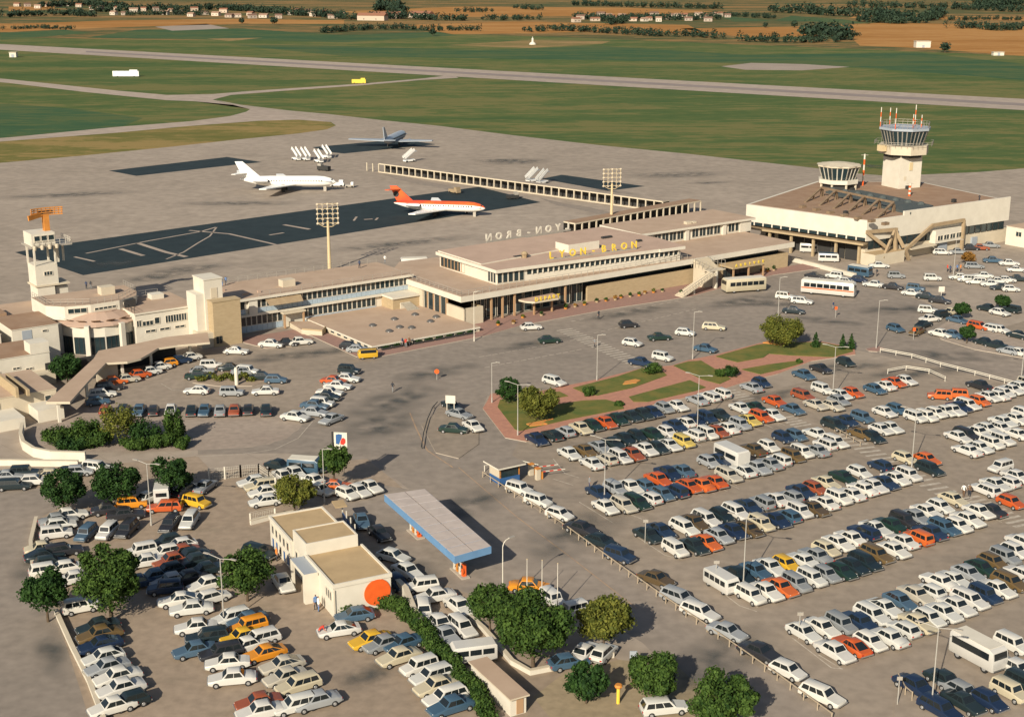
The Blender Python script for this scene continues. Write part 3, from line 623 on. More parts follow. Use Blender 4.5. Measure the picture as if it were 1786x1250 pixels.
MB().box(2.6,4.4,-.06,.02,3.0,5.5).build('door', K['airgrey'], e3)
e4 = block('terrace_block','brown-roofed terrace block below the curved canopy',-93,-80.5,-6,6.5,3.3,'roof','cream')
for xx in (1.5,3.6,11.2): window(e4,xx,0,1.4,1.0,1.2,1)
MB().box(6.2,6.6,-1.5,9,3.42,5.0).build('stair_wall', K['stone'], e4); MB().box(7.8,8.2,-1.5,9,3.42,4.4).build('stair_wall', K['stone'], e4)
MB().box(8.2,12,-4.5,0,0,1.8).build('side_block', K['white'], e4); MB().box(1.8,6.0,-5.5,0,0,1.6).build('side_block', K['white'], e4)
e5 = block('terrace_block','low brown terrace deck with railings below the radar tower',-80,-62,34,52,3.6,'roof','cream')
rail(MB(),[(0,0),(18,0)],3.7,1.0,1.8).build('railing', K['steel'], e5); MB().box(11,12,1,2,3.7,5.6).build('roof_hut', K['white'], e5); MB().box(13.5,17.5,1.5,5,3.7,5.0).build('roof_screen', K['roofbrown'], e5)
MB().box(2,6,6,12,3.7,4.9).build('roof_hut', K['roofbrown'], e5)
block('yard_shed','small white lean-to at the edge of the terraces',-98,-88,36,44,3.2,'roofbrown')
# ---- old radar tower
RT = thing('radar_tower', 'old white control tower with balcony and orange radar on top', 'tower', (*gw(-63.5,49),0), GA)
MB().box(-2.6,.6,-2.2,2.2,0,7.2).build('base_shaft', K['white'], RT); MB().box(.9,3.2,-1.6,1.8,0,6.8).build('side_shaft', K['white'], RT)
MB().box(-3,3.4,-2.4,2.4,7.2,7.5).build('floor_slab', K['cream'], RT)
MB().box(-2.7,1.4,-2.2,2.2,7.5,11.2).build('shaft', K['white'], RT); window(RT,-.4,-2.2,9.2,1.6,.8,3)
for x,y in ((-2.6,-2.1),(1.2,-2.1),(-2.6,2.1),(1.2,2.1),(2.4,1.2),(3.4,0),(2.2,-.6)): MB().box(x-.16,x+.16,y-.16,y+.16,11.2,14.6).build('column', K['white'], RT)
MB().box(-3.3,4.3,-2.9,2.9,14.6,14.9).build('balcony_slab', K['steel'], RT)
MB().box(-2.9,1.4,-2.4,2.4,14.9,17.2).build('cab', K['white'], RT)
for xx in (-1.9,-.6,.7): window(RT,xx,-2.4,15.7,1.15,1.1,1)
rail(MB(),[(-3.2,-2.8),(4.2,-2.8),(4.2,2.8)],14.9,1.0,1.0).build('railing', K['white'], RT)
for xx in (-2.7,-1.3,.1,1.4): MB().lathe([(.3,0),(.35,.4),(.3,.8)],8).build('floodlight', K['cream'], RT, (xx,-3.1,14.3))
MB().box(.2,1.2,-.6,.6,17.2,20.4).build('radar_pedestal', K['orange2'], RT)
ra_ = MB()
for i in range(9):
    a = lerp(-.9,.9,i/8); ra_.tube((3.6*math.sin(a)+.7,-1.2+1.4*math.cos(a)-.6,20.2),(3.6*math.sin(a)+.7,-1.5+1.4*math.cos(a)-.6,21.5),.1,n=4)
for zz in (20.2,20.65,21.1,21.5):
    ra_.path([(3.6*math.sin(lerp(-.95,.95,i/10))+.7,-1.85+1.4*math.cos(lerp(-.95,.95,i/10))-(zz-20.2)*.2,zz) for i in range(11)],.13,4)
ra_.bar((.7,0,20.4),(-2.9,-1.6,20.0),.3,.9); ra_.build('radar_antenna', K['orange2'], RT)
MB().box(-.6,2,-.6,.5,20.4,20.9).build('radar_head', K['dark'], RT)
# ---- cargo hall
CG = thing('cargo_hall', 'large white windowless hall with brown roof behind the terminal', 'building', (*gw(101.3,-7),0), GA)
wl = [(0,0),(49.5,-2.3),(57,30),(36,47),(-6.0,31.5)]
MB().prism(wl,5.2,9.9,0).build('upper_wall', K['white'], CG)
MB().prism([(.6,.6),(48.8,-1.6),(56,29.6),(36,46),(-5.0,31)],9.3,9.97,0,0).build('roof', K['roofbrown'], CG)
MB().prism([(12,-.55),(49.5,-2.3),(49.6,-1.9),(12,-.15)],9.9,10.9).build('parapet', K['white'], CG)
MB().prism([(2.2,.5),(49.0,-1.4),(55.5,29),(36,45),(-1.2,31)],0,5.2).build('lower_wall', K['cream'], CG)
la = math.atan2(31.5,-6.0)
for i in range(13):
    t = (i+.5)/13; window(CG,-6.0*t+.0,31.5*t,5.2,2.05,.75,1,rz=la+math.pi,fm='dark',fw=.05)
MB().prism([(-1.2,-.3),(-7.4,31),(-3.8,31.2),(1.8,.6)],4.4,4.8,0,1).build('side_canopy', [K['stone'],K['beam']], CG)
for i in range(6): MB().box(-.25,.25,-.25,.25,0,4.4).build('column', K['stone'], CG, (lerp(-.3,-6.4,i/5),lerp(1.5,30,i/5),0))
ra2 = math.atan2(-2.3,49.5)
def onC(x): return (x, -2.3*x/49.5)
for i in range(22):
    x,y = onC(1.6+2.15*i)
    window(CG,x,y,3.3,1.85,1.85,1,rz=ra2,fm='dark',d=.12,fw=.05)
MB().prism([(0,.05),(49.5,-2.25),(49.5,-1.2),(0,1.2)],0,3.3).build('plinth', K['cream'], CG)
MB().box(-.6,9.5,-3.4,.5,0,2.7,0,1).build('porch', [K['cream'],K['rooftan']], CG)
MB().box(21.3,31.5,-2.6,-.8,2.6,5.6).build('gallery', K['white'], CG)
for i in range(4): window(CG,23+2.3*i,-2.6,3.2,2.0,1.2,2)
MB().box(24,27,-1.75,-1.0,0,2.4).build('roller_door', K['airgrey'], CG); MB().box(36,38,-2.1,-1.4,0,2.4).build('roller_door', K['airgrey'], CG)
for (p,q) in (((-.3,-.2,7.4),(8.8,-1.4,7.2)),((-.2,-.3,7.3),(5.2,-1.8,3.4)),((7.6,-1.7,7.0),(2.4,-3.2,1.6)),((7.8,-1.7,7.0),(9.6,-2.9,3.2)),((11,-2.6,2.6),(20.4,-2.2,7.0)),((20.4,-2.2,7.0),(31.2,-2.9,7.2)),((7.6,-1.7,7),(7.7,-2.6,.2)),((31,-2.9,7.2),(31,-2.9,.1)),((9.8,-3.2,2.8),(11.5,-3.2,.1))):
    MB().bar(p,q,.5,.75).build('buttress_beam', K['beam'], CG)
MB().box(12,21,-3.4,-1.4,2.4,2.6).build('door_canopy', K['cream'], CG)
cgx,cgy = gw(101.3,-7)
def cgl(px,z):
    x,y = at(*px,z); dx,dy = x-cgx,y-cgy; return (dx*math.cos(GA)+dy*math.sin(GA), -dx*math.sin(GA)+dy*math.cos(GA))
MB().prism([cgl(p,10.4) for p in ((1440,334),(1500,332),(1562,344),(1628,359),(1588,371),(1545,362),(1500,350))],9.96,10.5,0,0).build('dark_roof_strip', K['darkroof'], CG)
tops=[]
for i in range(6):   # tilted roof frames
    p=Vector((*cgl((1432+25*i,343+5.4*i),10),9.97)); q=Vector((*cgl((1404+25*i,353+5.4*i),10),9.97)); t=p+Vector((0,0,2.3)); m_=q.lerp(t,.5)
    tr=MB().bar(t,q,.55,.35).bar(p,t,.4,.3).bar(m_,p.lerp(q,.45),.35,.3).bar(p+Vector((1.2,.4,0)),t+Vector((.8,.3,-.6)),.35,.3); tr.build('roof_frame', K['truss'], CG); tops.append(t)
for a_,b_ in zip(tops,tops[1:]): MB().bar(a_,b_,.4,.45).build('ridge_beam', K['truss'], CG)
for i in range(7): MB().box(-.8,.8,-.5,.5,0,.6).build('roof_vent', K['truss'], CG, (*cgl((1400+24*i,362+5*i),10),9.95))
for i in range(8): MB().lathe([(1.0,0),(.95,.5),(.5,.9),(.05,1)],8).build('rooflight', K['darkroof'], CG, (*cgl((1452+22*i,332+3.6*i),10.4),10.2))
for x,y in ((36,4),(30,30),(44,24),(2,8)): MB().box(x-.5,x+.5,y-.4,y+.4,9.95,10.8).build('roof_vent', K['dark'], CG)
for i in range(7): MB().box(-1.7,1.7,-.1,.12,.1,3.9).build('shade_panel', K['dark'], CG, (lerp(1.4,-1.0,(i+.6)/7.2),lerp(2.5,30,(i+.6)/7.2),0), la+math.pi)  # shade beneath the side canopy, put in as dark panels on the wall
struct_side = block('cargo_annex','white cargo annex with small windows at the edge of the yard',147,168,-24,-11.5,4.4,'roof','white')
for xx in (3,8): window(struct_side,xx,0,2.2,1.2,1.0,1)
window(struct_side,0,9,2.4,1.6,1.2,2,rz=-math.pi/2); window(struct_side,0,4,2.4,1.4,1.2,2,rz=-math.pi/2)
# ---- old control cab on the hall roof and new tower
def cab(root, r0, r1, z0, z1, n, npan, wallm, rot=0.0):
    for i in range(n):
        a0 = 2*math.pi*i/n+rot; a1 = 2*math.pi*(i+1)/n+rot
        for k in range(npan):
            q = []
            for (r,z,t) in ((r0,z0,k),(r0,z0,k+1),(r1,z1,k+1),(r1,z1,k)):
                tt = (t+(.08 if t==k else -.08))/npan
                q.append((lerp(math.cos(a0),math.cos(a1),tt)*r, lerp(math.sin(a0),math.sin(a1),tt)*r, z))
            MB().add(q,[(0,1,2,3)]).build('pane', K['glass'], root)
        fr = MB()
        for k in range(npan+1):
            t = k/npan; x0,y0 = lerp(math.cos(a0),math.cos(a1),t),lerp(math.sin(a0),math.sin(a1),t)
            fr.tube((x0*r0,y0*r0,z0),(x0*r1,y0*r1,z1),.14,n=4)
        fr.build('mullions', wallm, root)
ngon = lambda r,n,rot: [(r*math.cos(2*math.pi*i/n+rot), r*math.sin(2*math.pi*i/n+rot)) for i in range(n)]
V = thing('control_cab', 'old octagonal control cab with flared windows on the hall roof', 'control cab', (*gw(132,28.5),9.9), GA)
MB().prism(ngon(4.0,8,.39),0,1.6).build('base', K['dark'], V); MB().prism(ngon(5.2,8,.39),1.6,2.6).build('gallery', K['white'], V)
MB().prism(ngon(3.9,8,.39),2.6,5.6).build('core', K['dark'], V)
cab(V,4.3,5.4,2.6,5.8,8,3,K['white'],.39); MB().prism(ngon(5.7,8,.39),5.8,6.15,0).lathe([(5.6,6.15),(2,6.7),(.2,6.8)],8).build('roof', K['cream'], V)
for i in (3,4,5,6,7): MB().tube((4.6*math.cos(i*.785+.4),4.6*math.sin(i*.785+.4),0),(4.6*math.cos(i*.785+.4),4.6*math.sin(i*.785+.4),1.6),.3,n=6).build('leg', K['cream'], V)
CT = thing('control_tower', 'tall white control tower with dark glazed cab and roof antennas', 'tower', (*gw(147.5,21),0), GA-R(12))
MB().box(-3.4,3.4,-3.4,3.4,0,18.6).build('shaft', K['white'], CT)
MB().box(-.5,.5,-3.55,-3.38,14.5,16.5).build('wall_lamp', K['mast'], CT); MB().box(-2,-1.2,-3.45,-3.38,12,13).build('vent', K['cream'], CT)
MB().prism(ngon(6.4,8,.39),18.6,20.8).build('gallery', K['cream'], CT); MB().prism(ngon(5.0,8,.39),17.8,18.6).build('corbel', K['dark'], CT)
MB().prism(ngon(4.7,8,.39),20.8,24.6).build('core', K['dark'], CT)
cab(CT,5.0,6.2,20.9,24.6,8,4,K['steel'],.39)
MB().prism(ngon(6.6,8,.39),24.6,25.2,0).build('roof', K['airgrey'], CT)
rail(MB(),ngon(6.3,8,.39)+ngon(6.3,8,.39)[:1],25.2,1.3,1.2).build('railing', K['steel'], CT)
rail(MB(),ngon(7.6,8,.39)+ngon(7.6,8,.39)[:1],20.8,1.0,1.5).build('railing', K['steel'], CT)
for i,(r,h) in enumerate(((6.5,5),(6.3,4.2),(6.2,4.8),(6.6,5.2),(3,3.4),(4,3))):
    a = .5+i*1.05; m_=MB(); 
    for k in range(4): m_.tube((r*math.cos(a),r*math.sin(a),25.2+h*k/4),(r*math.cos(a),r*math.sin(a),25.2+h*(k+1)/4),.12,n=5,m=k%2)
    m_.build('antenna', [K['orange'],K['white']], CT)
lad = MB(); 
for i in range(24): lad.bar((3.9,-1,10+.45*i),(5.1,-1,10+.45*i),.08,.08)
for xx in (3.9,5.1): lad.tube((xx,-1,9.9),(xx,-1,21),.09,n=4)
lad.build('ladder', K['mast'], CT); MB().box(-7.6,-6.2,-1,1,19.4,20.9).build('balcony_box', K['mast'], CT)
def stripemast(x,y,z,h,label,r=.22):
    o = thing('antenna_mast', label, 'mast', (x,y,z)); m_=MB()
    for k in range(6): m_.tube((0,0,h*k/6),(0,0,h*(k+1)/6),r,n=6,m=k%2)
    m_.build('mast_tube', [K['orange'],K['white']], o); MB().bar((-.9,0,h*.97),(.9,0,h*.97),.1,.1).build('crossarm', K['steel'], o)
stripemast(*gw(140.5,27.5),9.9,8.2,'red and white antenna mast between the two control cabs')
stripemast(*gw(136.5,9.5),9.9,3.2,'short red and white mast beside the dark roof strip',.3)
# ---- boarding galleries
def gallery(name, label, p0, p1, n, h, roofm, deep=3.2, openends=2):
    a = Vector((*p0,0)); b = Vector((*p1,0)); L_ = (b-a).length; ang = math.atan2(b.y-a.y,b.x-a.x)
    g = thing(name, label, 'gallery', a, ang); st_ = L_/n
    MB().box(openends*st_,L_,0,deep,h-.35,h,0,1).build('roof', [K['cream'],K[roofm]], g)
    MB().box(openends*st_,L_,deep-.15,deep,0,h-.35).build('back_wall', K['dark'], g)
    pm = MB().box(-.16,.16,-.16,.16,0,h-.3).mesh('post',[K['cream']])
    for i in range(n+1): link('post', pm, g, (i*st_,.1,0))
    MB().box(openends*st_,L_,.02,.1,0,.35).build('rail_panel', K['cream'], g)
    return g
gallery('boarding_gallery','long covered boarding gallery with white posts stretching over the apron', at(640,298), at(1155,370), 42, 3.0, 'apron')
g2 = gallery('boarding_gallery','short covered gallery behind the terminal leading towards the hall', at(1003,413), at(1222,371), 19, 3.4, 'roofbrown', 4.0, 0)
# ------------------------------------------------------------------ vegetation
def leaf_mesh(name, blobs, n, size, m, seed, zmin=0.02, flat=0.5):
    """n leaf-clump faces scattered through ellipsoid blobs [(x,y,z,rx,ry,rz,weight)], denser at the surface"""
    g = np.random.default_rng(seed); wts = np.array([b[6] for b in blobs],float); wts /= wts.sum()
    bi = g.choice(len(blobs), n, p=wts); B = np.array([b[:6] for b in blobs])[bi]
    d = g.normal(size=(n,3)); d /= np.linalg.norm(d,axis=1)[:,None]
    r = g.random(n)**.33*(.72+.36*g.random(n))
    p = B[:,:3]+d*B[:,3:6]*r[:,None]; p[:,2] = np.maximum(p[:,2], zmin)
    nr = d+g.normal(size=(n,3))*.55; nr /= np.linalg.norm(nr,axis=1)[:,None]
    t = np.cross(nr, g.normal(size=(n,3))); t /= np.linalg.norm(t,axis=1)[:,None]+1e-9; bt = np.cross(nr,t)
    s = size*(.6+.8*g.random(n)); s2 = s*(.55+.5*g.random(n))
    a = t*s[:,None]; b = bt*s2[:,None]
    V = np.stack([p-a, p-b*.8+a*.15, p+a, p+b*.9-a*.1],1).reshape(-1,3)
    me = bpy.data.meshes.new(name); me.vertices.add(4*n); me.vertices.foreach_set('co', V.astype(np.float32).ravel())
    me.loops.add(4*n); me.loops.foreach_set('vertex_index', np.arange(4*n,dtype=np.int32))
    me.polygons.add(n); me.polygons.foreach_set('loop_start', np.arange(0,4*n,4,dtype=np.int32))
    me.update(calc_edges=True); me.materials.append(m); return me
def crown_blobs(r, h, z0, g, k=12, squash=1.0):
    bl = [(0,0,z0+h*.48,r*.84,r*.84,h*.46,9)]
    for i in range(k):
        a = g.uniform(0,6.283); e = g.uniform(-.35,1.0); rr = r*(.62+.25*g.random())*math.cos(e*.9)
        q = r*g.uniform(.2,.38); bl.append((rr*math.cos(a), rr*math.sin(a), z0+h*.5+e*h*.36, q, q, q*.9*squash, 1))
    return bl
def tree(label, px, rpx, top, m='leafA', name='tree', n=2600, trunk=None, seed=None, leaf=.15, group=None, spread=1.0, cat='tree', z0f=.3):
    """px: foot of the trunk on the survey; rpx: crown half-width in survey units; top: height in metres"""
    x,y = at(*px); s = _c*(px[1]+55)/CAM_H; r = rpx/s
    g = random.Random(seed if seed is not None else int(px[0]*7+px[1]))
    o = thing(name, label, cat, (x,y,0), g.uniform(0,6.28), group)
    z0 = top*z0f; bl = crown_blobs(r*1.04, top-z0, z0, g, 26, spread)
    link('crown', leaf_mesh('crown', bl, int(n*2.6), leaf, K[m], int(px[0]*13+px[1])), o)
    t = MB(); pr = [Vector((0,0,-.05))]
    for i in range(1,5): pr.append(Vector((g.uniform(-.1,.1)*i*.5,g.uniform(-.1,.1)*i*.5,top*.16*i)))
    rr = trunk or max(.12, top*.028)
    for i in range(4): t.tube(pr[i],pr[i+1],rr*(1-.17*i),rr*(1-.17*(i+1)),7,caps=False)
    for i in range(7):
        a = g.uniform(0,6.28); b0 = pr[2].lerp(pr[4], g.random()); t.tube(b0, b0+Vector((math.cos(a)*r*.6,math.sin(a)*r*.6,top*.22)), rr*.4, rr*.12, 5, caps=False)
    t.build('trunk', K['bark'], o, smooth=60)
    return o
def shrub(label, px, rpx, h, m='leafA', n=700, name='shrub', group=None, leaf=.12, kind='ball'):
    x,y = at(*px); s = _c*(px[1]+55)/CAM_H; r = rpx/s; g = random.Random(int(px[0]*3+px[1]))
    o = thing(name, label, 'shrub', (x,y,0), 0, group)
    if kind == 'cone': bl = [(0,0,h*.2,r,r,h*.25,3),(0,0,h*.45,r*.72,r*.72,h*.25,2),(0,0,h*.72,r*.4,r*.4,h*.22,1),(0,0,h*.9,r*.15,r*.15,h*.12,.4)]
    else:
        bl = [(0,0,h*.45,r*.8,r*.8,h*.5,2)]+[(r*.6*math.cos(a),r*.6*math.sin(a),h*g.uniform(.3,.7),r*.42,r*.42,h*.34,1) for a in [g.uniform(0,6.28) for _ in range(7)]]
    link('leaves', leaf_mesh('leaves', bl, n, leaf, K[m], int(px[0]+px[1]*5)), o)
    MB().tube((0,0,-.05),(0,0,h*.5),.06,.03,5).build('stem', K['bark'], o)
    return o
GT = 'trees round the service yard'
tree('round dark green tree beside the side road, next to two more', (113,893),38,5.4,'leafB',n=3000,z0f=.1)
tree('broad dark green tree standing in the middle of three above parked cars', (207,884),42,5.4,'leafB',n=3400,z0f=.1)
tree('round dark green tree nearest the white mesh fence', (300,866),35,5.4,'leafB',n=2800,z0f=.1)
tree('leaning tree over the low white wall of the side road', (84,1084),42,5.6,'leafB',n=3600,z0f=.22)
tree('tall bushy green tree in the middle of the yard', (195,1082),54,8.8,'leafA',n=6400,z0f=.06)
tree('bright green tree between the yard lamp and the service building', (432,1048),44,5.6,'leafA',n=3600,z0f=.15)
tree('upright green tree below the tall fuel sign', (585,853),28,6.2,'leafA',n=2600)
tree('olive green tree behind the service building', (514,893),34,4.6,'leafC',n=2800,z0f=.15)
tree('small green tree at the end of the white planter wall', (855,1105),44,5.0,'leafA',n=3200)
tree('large spreading green tree over the white planter wall', (930,1165),66,7.8,'leafA',n=7000,z0f=.16)
tree('green tree with three slender trunks by the roadside', (1052,1140),48,5.6,'leafC',n=3800)
tree('low bushy tree on the verge beside a small white car', (1140,1222),48,4.4,'leafA',n=3400,z0f=.12)
tree('low dark bushy tree beside the yellow standpipe', (1022,1226),36,3.8,'leafB',n=2400,z0f=.1)
tree('bushy tree at the roadside beyond the small white car', (1260,1270),58,5.0,'leafA',n=3600,z0f=.12)
tree('big rounded yellow-green tree at the corner of the garden', (1362,606),37,5.6,'leafC',n=4200,z0f=.04,name='tree')
tree('dark upright tree on the pointed end of the garden', (886,705),21,4.2,'leafB',n=1700,z0f=.08)
tree('broad olive tree on the lawn by the tall garden lamp', (938,733),38,5.0,'leafC',n=4200,z0f=.08)
for px in ((1746,544),(1677,558),(1686,600)):
    tree('small round clipped tree among the cars of the far car park', px,14,3.4,'leafB',n=900,group='clipped trees in the far car park',leaf=.2)
tree('russet autumn tree by the cargo hall', (1689,460),13,2.6,'leafD',n=800,z0f=.1)
tree('dark tree in the shade beside the round pavilion', (118,668),28,4.6,'leafB',n=1800,z0f=.1)
for px,r_,h in (((1136,652),22,1.9),((1277,658),14,2.2),((1255,658),10,1.6),((1027,690),13,1.7),((1079,708),10,1.0),((1394,634),6,.9)):
    shrub({1136:'large rounded clipped bush at the tip of a lawn',1277:'dark ball-shaped bush on the lawn beside a smaller one',1255:'smaller ball-shaped bush beside the dark one',1027:'feathery bush on the long curved lawn',1079:'low dark bush at the end of the lawn by the cars',1394:'tiny round bush at the tip of the narrow lawn'}[px[0]], px, r_, h, 'leafA' if px[0]!=1277 else 'leafB', n=1600)
for px in ((1422,607),(1469,610),(1484,610)): shrub('small cone-shaped conifer on the lawn', px, 9, 2.9, 'leafB', 700, 'conifer', 'conifers on the lawn', .14, 'cone')
# shrubbery on the pale island
for i,(px,r_,h,m) in enumerate((((104,776),27,3.2,'leafA'),((150,774),26,3.8,'leafA'),((208,772),32,5.2,'leafC'),((170,778),26,2.6,'leafA'),((255,774),26,3.8,'leafB'),((305,772),19,5.0,'leafA'),((285,778),24,2.0,'leafA'),((235,781),26,1.7,'leafA'),((128,782),26,1.8,'leafB'),((318,781),14,1.6,'leafA'))):
    shrub(('rounded green shrub at the wall end of the shrubbery','bushy green shrub second from the curved wall','tall yellow-green shrub rising from the shrubbery','low green shrub in front of the tall yellow-green one','dark green shrub in the middle of the shrubbery','tall narrow shrub at the far end of the shrubbery','low spreading shrub below the tall narrow one','low green ground shrub along the shrubbery front','low dark shrub nearest the curved wall','small shrub at the end tip of the shrubbery')[i], px, r_*1.15, h*1.05, m, 3200, leaf=.15)
# plants along the terminal front
for i,(a,b) in enumerate([(29+2.1*k, -.4-(k%3)*.35) for k in range(9)]+[(2.5,-3.8),(5.5,-4.5),(9.5,-2.0),(13.5,-2.6),(20.5,-1.2),(23,-1.0),(25.5,-.8),(47,-5.4),(50,-4.6),(75.5,-.3),(77.5,-.2),(79.5,-.1)]):
    x,y = gw(a,b); o = thing('forecourt_plant','small potted shrub on the red pavement along the terminal','plant',(x,y,.12),0,'plants along the terminal front')
    h = .6+.5*rnd.random(); link('leaves', leaf_mesh('leaves',[(0,0,h*.7,.45,.45,h*.5,1)],90,.14,K[('leafB','leafA','leafD','leafC')[i%4]],i+50,.3), o)
    MB().lathe([(.28,0),(.36,.35)],8).build('pot', K[('stone','orange2')[i%2]], o)
x,y = gw(-14,-6.2)
for k in range(9):
    x,y = gw(-23+2.2*k,-6.0); o = thing('planter_box','dark planter box with low greenery along the sunken hall wall','planter',(x,y,.12),GA,'planter boxes along the sunken hall')
    MB().box(-.9,.9,-.25,.25,0,.4).build('box', K['dark'], o); link('leaves', leaf_mesh('leaves',[(0,0,.5,.8,.25,.25,1)],110,.12,K['leafB'],k+900,.3), o)
# hedge beside the yard
hp = [at(*p) for p in ((600,1072),(640,1052),(700,1068),(740,1110),(778,1155),(820,1205),(862,1262))]
bl=[]
for a,b in zip(hp,hp[1:]):
    L_=math.hypot(b[0]-a[0],b[1]-a[1]); n_=max(2,int(L_/.8))
    for i in range(n_): bl.append((lerp(a[0],b[0],i/n_)-hp[2][0]+rnd.uniform(-.25,.25),lerp(a[1],b[1],i/n_)-hp[2][1]+rnd.uniform(-.25,.25),.65+rnd.uniform(-.1,.3),1.0,1.0,.9,1))
hd = thing('hedge','long uneven green hedge between the yard and the workshop lane','hedge',(hp[2][0],hp[2][1],0))
link('leaves', leaf_mesh('leaves', bl, 24000, .13, K['leafA'], 77), hd)
for a in hp[1:6:2]: MB().tube((a[0]-hp[2][0],a[1]-hp[2][1],0),(a[0]-hp[2][0],a[1]-hp[2][1],.8),.05,n=5).build('stem', K['bark'], hd)
# island greenery in the plaza
bl=[]
pc=at(400,660)
for k in range(26):
    p=at(345+4.6*k,662+4*math.sin(k)); bl.append((p[0]-pc[0],p[1]-pc[1],.4,.7,.7,.5,1))
ob=thing('low_shrubs','strip of low scrub on the plaza island between parked cars','shrub',(*pc,.1)); link('leaves', leaf_mesh('leaves',bl,1500,.18,K['leafC'],5),ob)

# ------------------------------------------------------------------ lamps, masts, signs, fences
LP = {}
def lamp_post(px, h, label, kind='double', group=None, m='pole', rz=None):
    x,y = at(*px); o = thing('lamp_post', label, 'lamp post', (x,y,0), R(-28) if rz is None else rz, group)
    key=(round(h,1),kind,m)
    if key not in LP:
        p = MB().tube((0,0,-.1),(0,0,h),.075,.045,8).tube((0,0,0),(0,0,.9),.12,.1,8)
        if kind=='double': p.path([(-1.5,0,h+.25),(0,0,h),(1.5,0,h+.25)],.04,6)
        elif kind=='curved': p.path([(0,0,h),(.12,0,h+.35),(.4,0,h+.62),(.9,0,h+.75)],.05,6)
        else: p.path([(0,0,h),(.9,0,h+.2)],.05,6)
        hd_ = MB().box(-.36,.36,-.12,.12,-.05,.05)
        LP[key]=(p.mesh('pole',[K[m]],40), hd_.mesh('lamp_head',[K['steel']]))
    a,b = LP[key]; link('pole',a,o)
    for xx in ((-1.7,1.7) if kind=='double' else ((1.1,) if kind!='curved' else (1.2,))):
        link('lamp_head', b, o, (xx,0,h+(.27 if kind!='curved' else .75)))
    return o
for px,l_ in (((1296,1024),'beside the dark car heading the fourth double row'),((1054,872),'at the access road end of the second double row'),((1216,748),'in the middle of the first double row'),((1452,692),'near the far end of the first double row'),((1590,815),'beside the zebra crossing of the third double row'),((1624,1236),'among dark cars next to the leaning rail')): lamp_post(px,8.0,'tall double-arm lamp post '+l_,group='lamp posts of the big car park')
for px,h,l in (((903,760),7.6,'thick lamp post at the pointed corner of the garden'),((1780,670),8,'double-arm lamp post by the far rail fence')): lamp_post(px,h,l,'double')
for px,h in (((1041,664),7.6),((1208,626),8.2),((858,703),6.4),((1357,551),7.5),((1528,608),8.6)): lamp_post(px,h,'slender lamp post beside the forecourt roadway','single','lamp posts along the forecourt roadway')
lamp_post((264,916),7.8,'double-arm lamp post between parked vans in the yard'); lamp_post((391,1090),7.3,'lamp post with two arms beside a bright green tree','double')
lamp_post((566,876),7.0,'single-arm lamp post behind the service building','single'); lamp_post((877,1062),7.0,'curved white lamp post by the fuel forecourt','curved',m='white',rz=R(40))
lamp_post((1663,478),7.5,'lamp post in the cargo yard','single'); lamp_post((827,595),9.0,'white pole at the corner of the terminal','single',m='white')
for px in ((919,1062),(945,1064),(972,1070)):
    x,y=at(*px); o=thing('flagpole','bare white flagpole at the edge of the fuel forecourt','flagpole',(x,y,0),0,'flagpoles by the fuel forecourt'); MB().tube((0,0,-.1),(0,0,5.6),.07,.03,8).build('pole',K['white'],o,smooth=40); MB().lathe([(.02,0),(.07,.06),(.02,.12)],8).build('finial',K['mast'],o,(0,0,5.58))
x,y=at(413,672); o=thing('marker_post','thick white marker post on the plaza island','post',(x,y,.1)); MB().lathe([(.32,0),(.3,2.6),(.18,2.9)],10).build('post',K['white'],o,smooth=40)
def floodmast(px,h,label):
    x,y=at(*px); o=thing('floodlight_mast',label,'light mast',(x,y,0),R(10))
    MB().tube((0,0,0),(0,0,h-3.5),.42,.26,8).build('mast',K['mast'],o,smooth=40)
    f=MB(); 
    for zz in (0,1,2,3,4): f.bar((-2.2,0,h-4+zz*1.05),(2.2,0,h-4+zz*1.05),.1,.1)
    for xx in (-2.2,-1.1,0,1.1,2.2): f.bar((xx,0,h-4.2),(xx,0,h+.4),.1,.1)
    f.bar((-2.2,0,h-4),(-.9,0,h-4.8),.1,.1); f.bar((2.2,0,h-4),(.9,0,h-4.8),.1,.1); f.bar((-.9,0,h-4.8),(.9,0,h-4.8),.12,.12); f.build('lamp_frame',K['mast'],o)
    lm=MB().lathe([(.22,0),(.3,.25),(.3,.3)],8,axis='x').mesh('lamp',[K['cream']])
    for zz in range(5):
        for k in range(5):
            l=link('lamp',lm,o,(-2.2+1.1*k,-.1,h-4+zz*1.05)); l.rotation_euler=(0,R(25),R(-90) if k%2 else R(90))
floodmast((575,472),14.6,'floodlight mast with square lamp rack beyond the office wing'); floodmast((1066,397),14.8,'floodlight mast with square lamp rack beside the short gallery')
# low rail fence along the access road and short fences
def railfence(label, pxs, h=.75, step=1.9, m='wood', group=None, rails=1):
    pts=[at(*p) for p in pxs]; o=thing('rail_fence',label,'fence',(*pts[0],0),0,group); pm=MB().box(-.05,.05,-.05,.05,-.1,h+.08).mesh('post',[K['white' if m=='white' else m]])
    rm=MB()
    for a,b in zip(pts,pts[1:]):
        L_=math.hypot(b[0]-a[0],b[1]-a[1]); n_=max(1,round(L_/step))
        for i in range(n_+1): link('post',pm,o,(lerp(a[0],b[0],i/n_)-pts[0][0],lerp(a[1],b[1],i/n_)-pts[0][1],0))
        for k in range(rails): rm.bar((a[0]-pts[0][0],a[1]-pts[0][1],h-.28*k),(b[0]-pts[0][0],b[1]-pts[0][1],h-.28*k),.06,.11)
    rm.build('rail',K[m],o); return o
railfence('low wooden rail fence dividing the access road from the big car park',[(842,832),(883,859),(942,894),(1009,942),(1081,995),(1161,1052),(1252,1114),(1355,1186),(1450,1256)])
railfence('pale rail fence curving along the far road',[(1535,615),(1590,625),(1640,640),(1700,655),(1778,676)],.8,3.0,'white',rails=2)
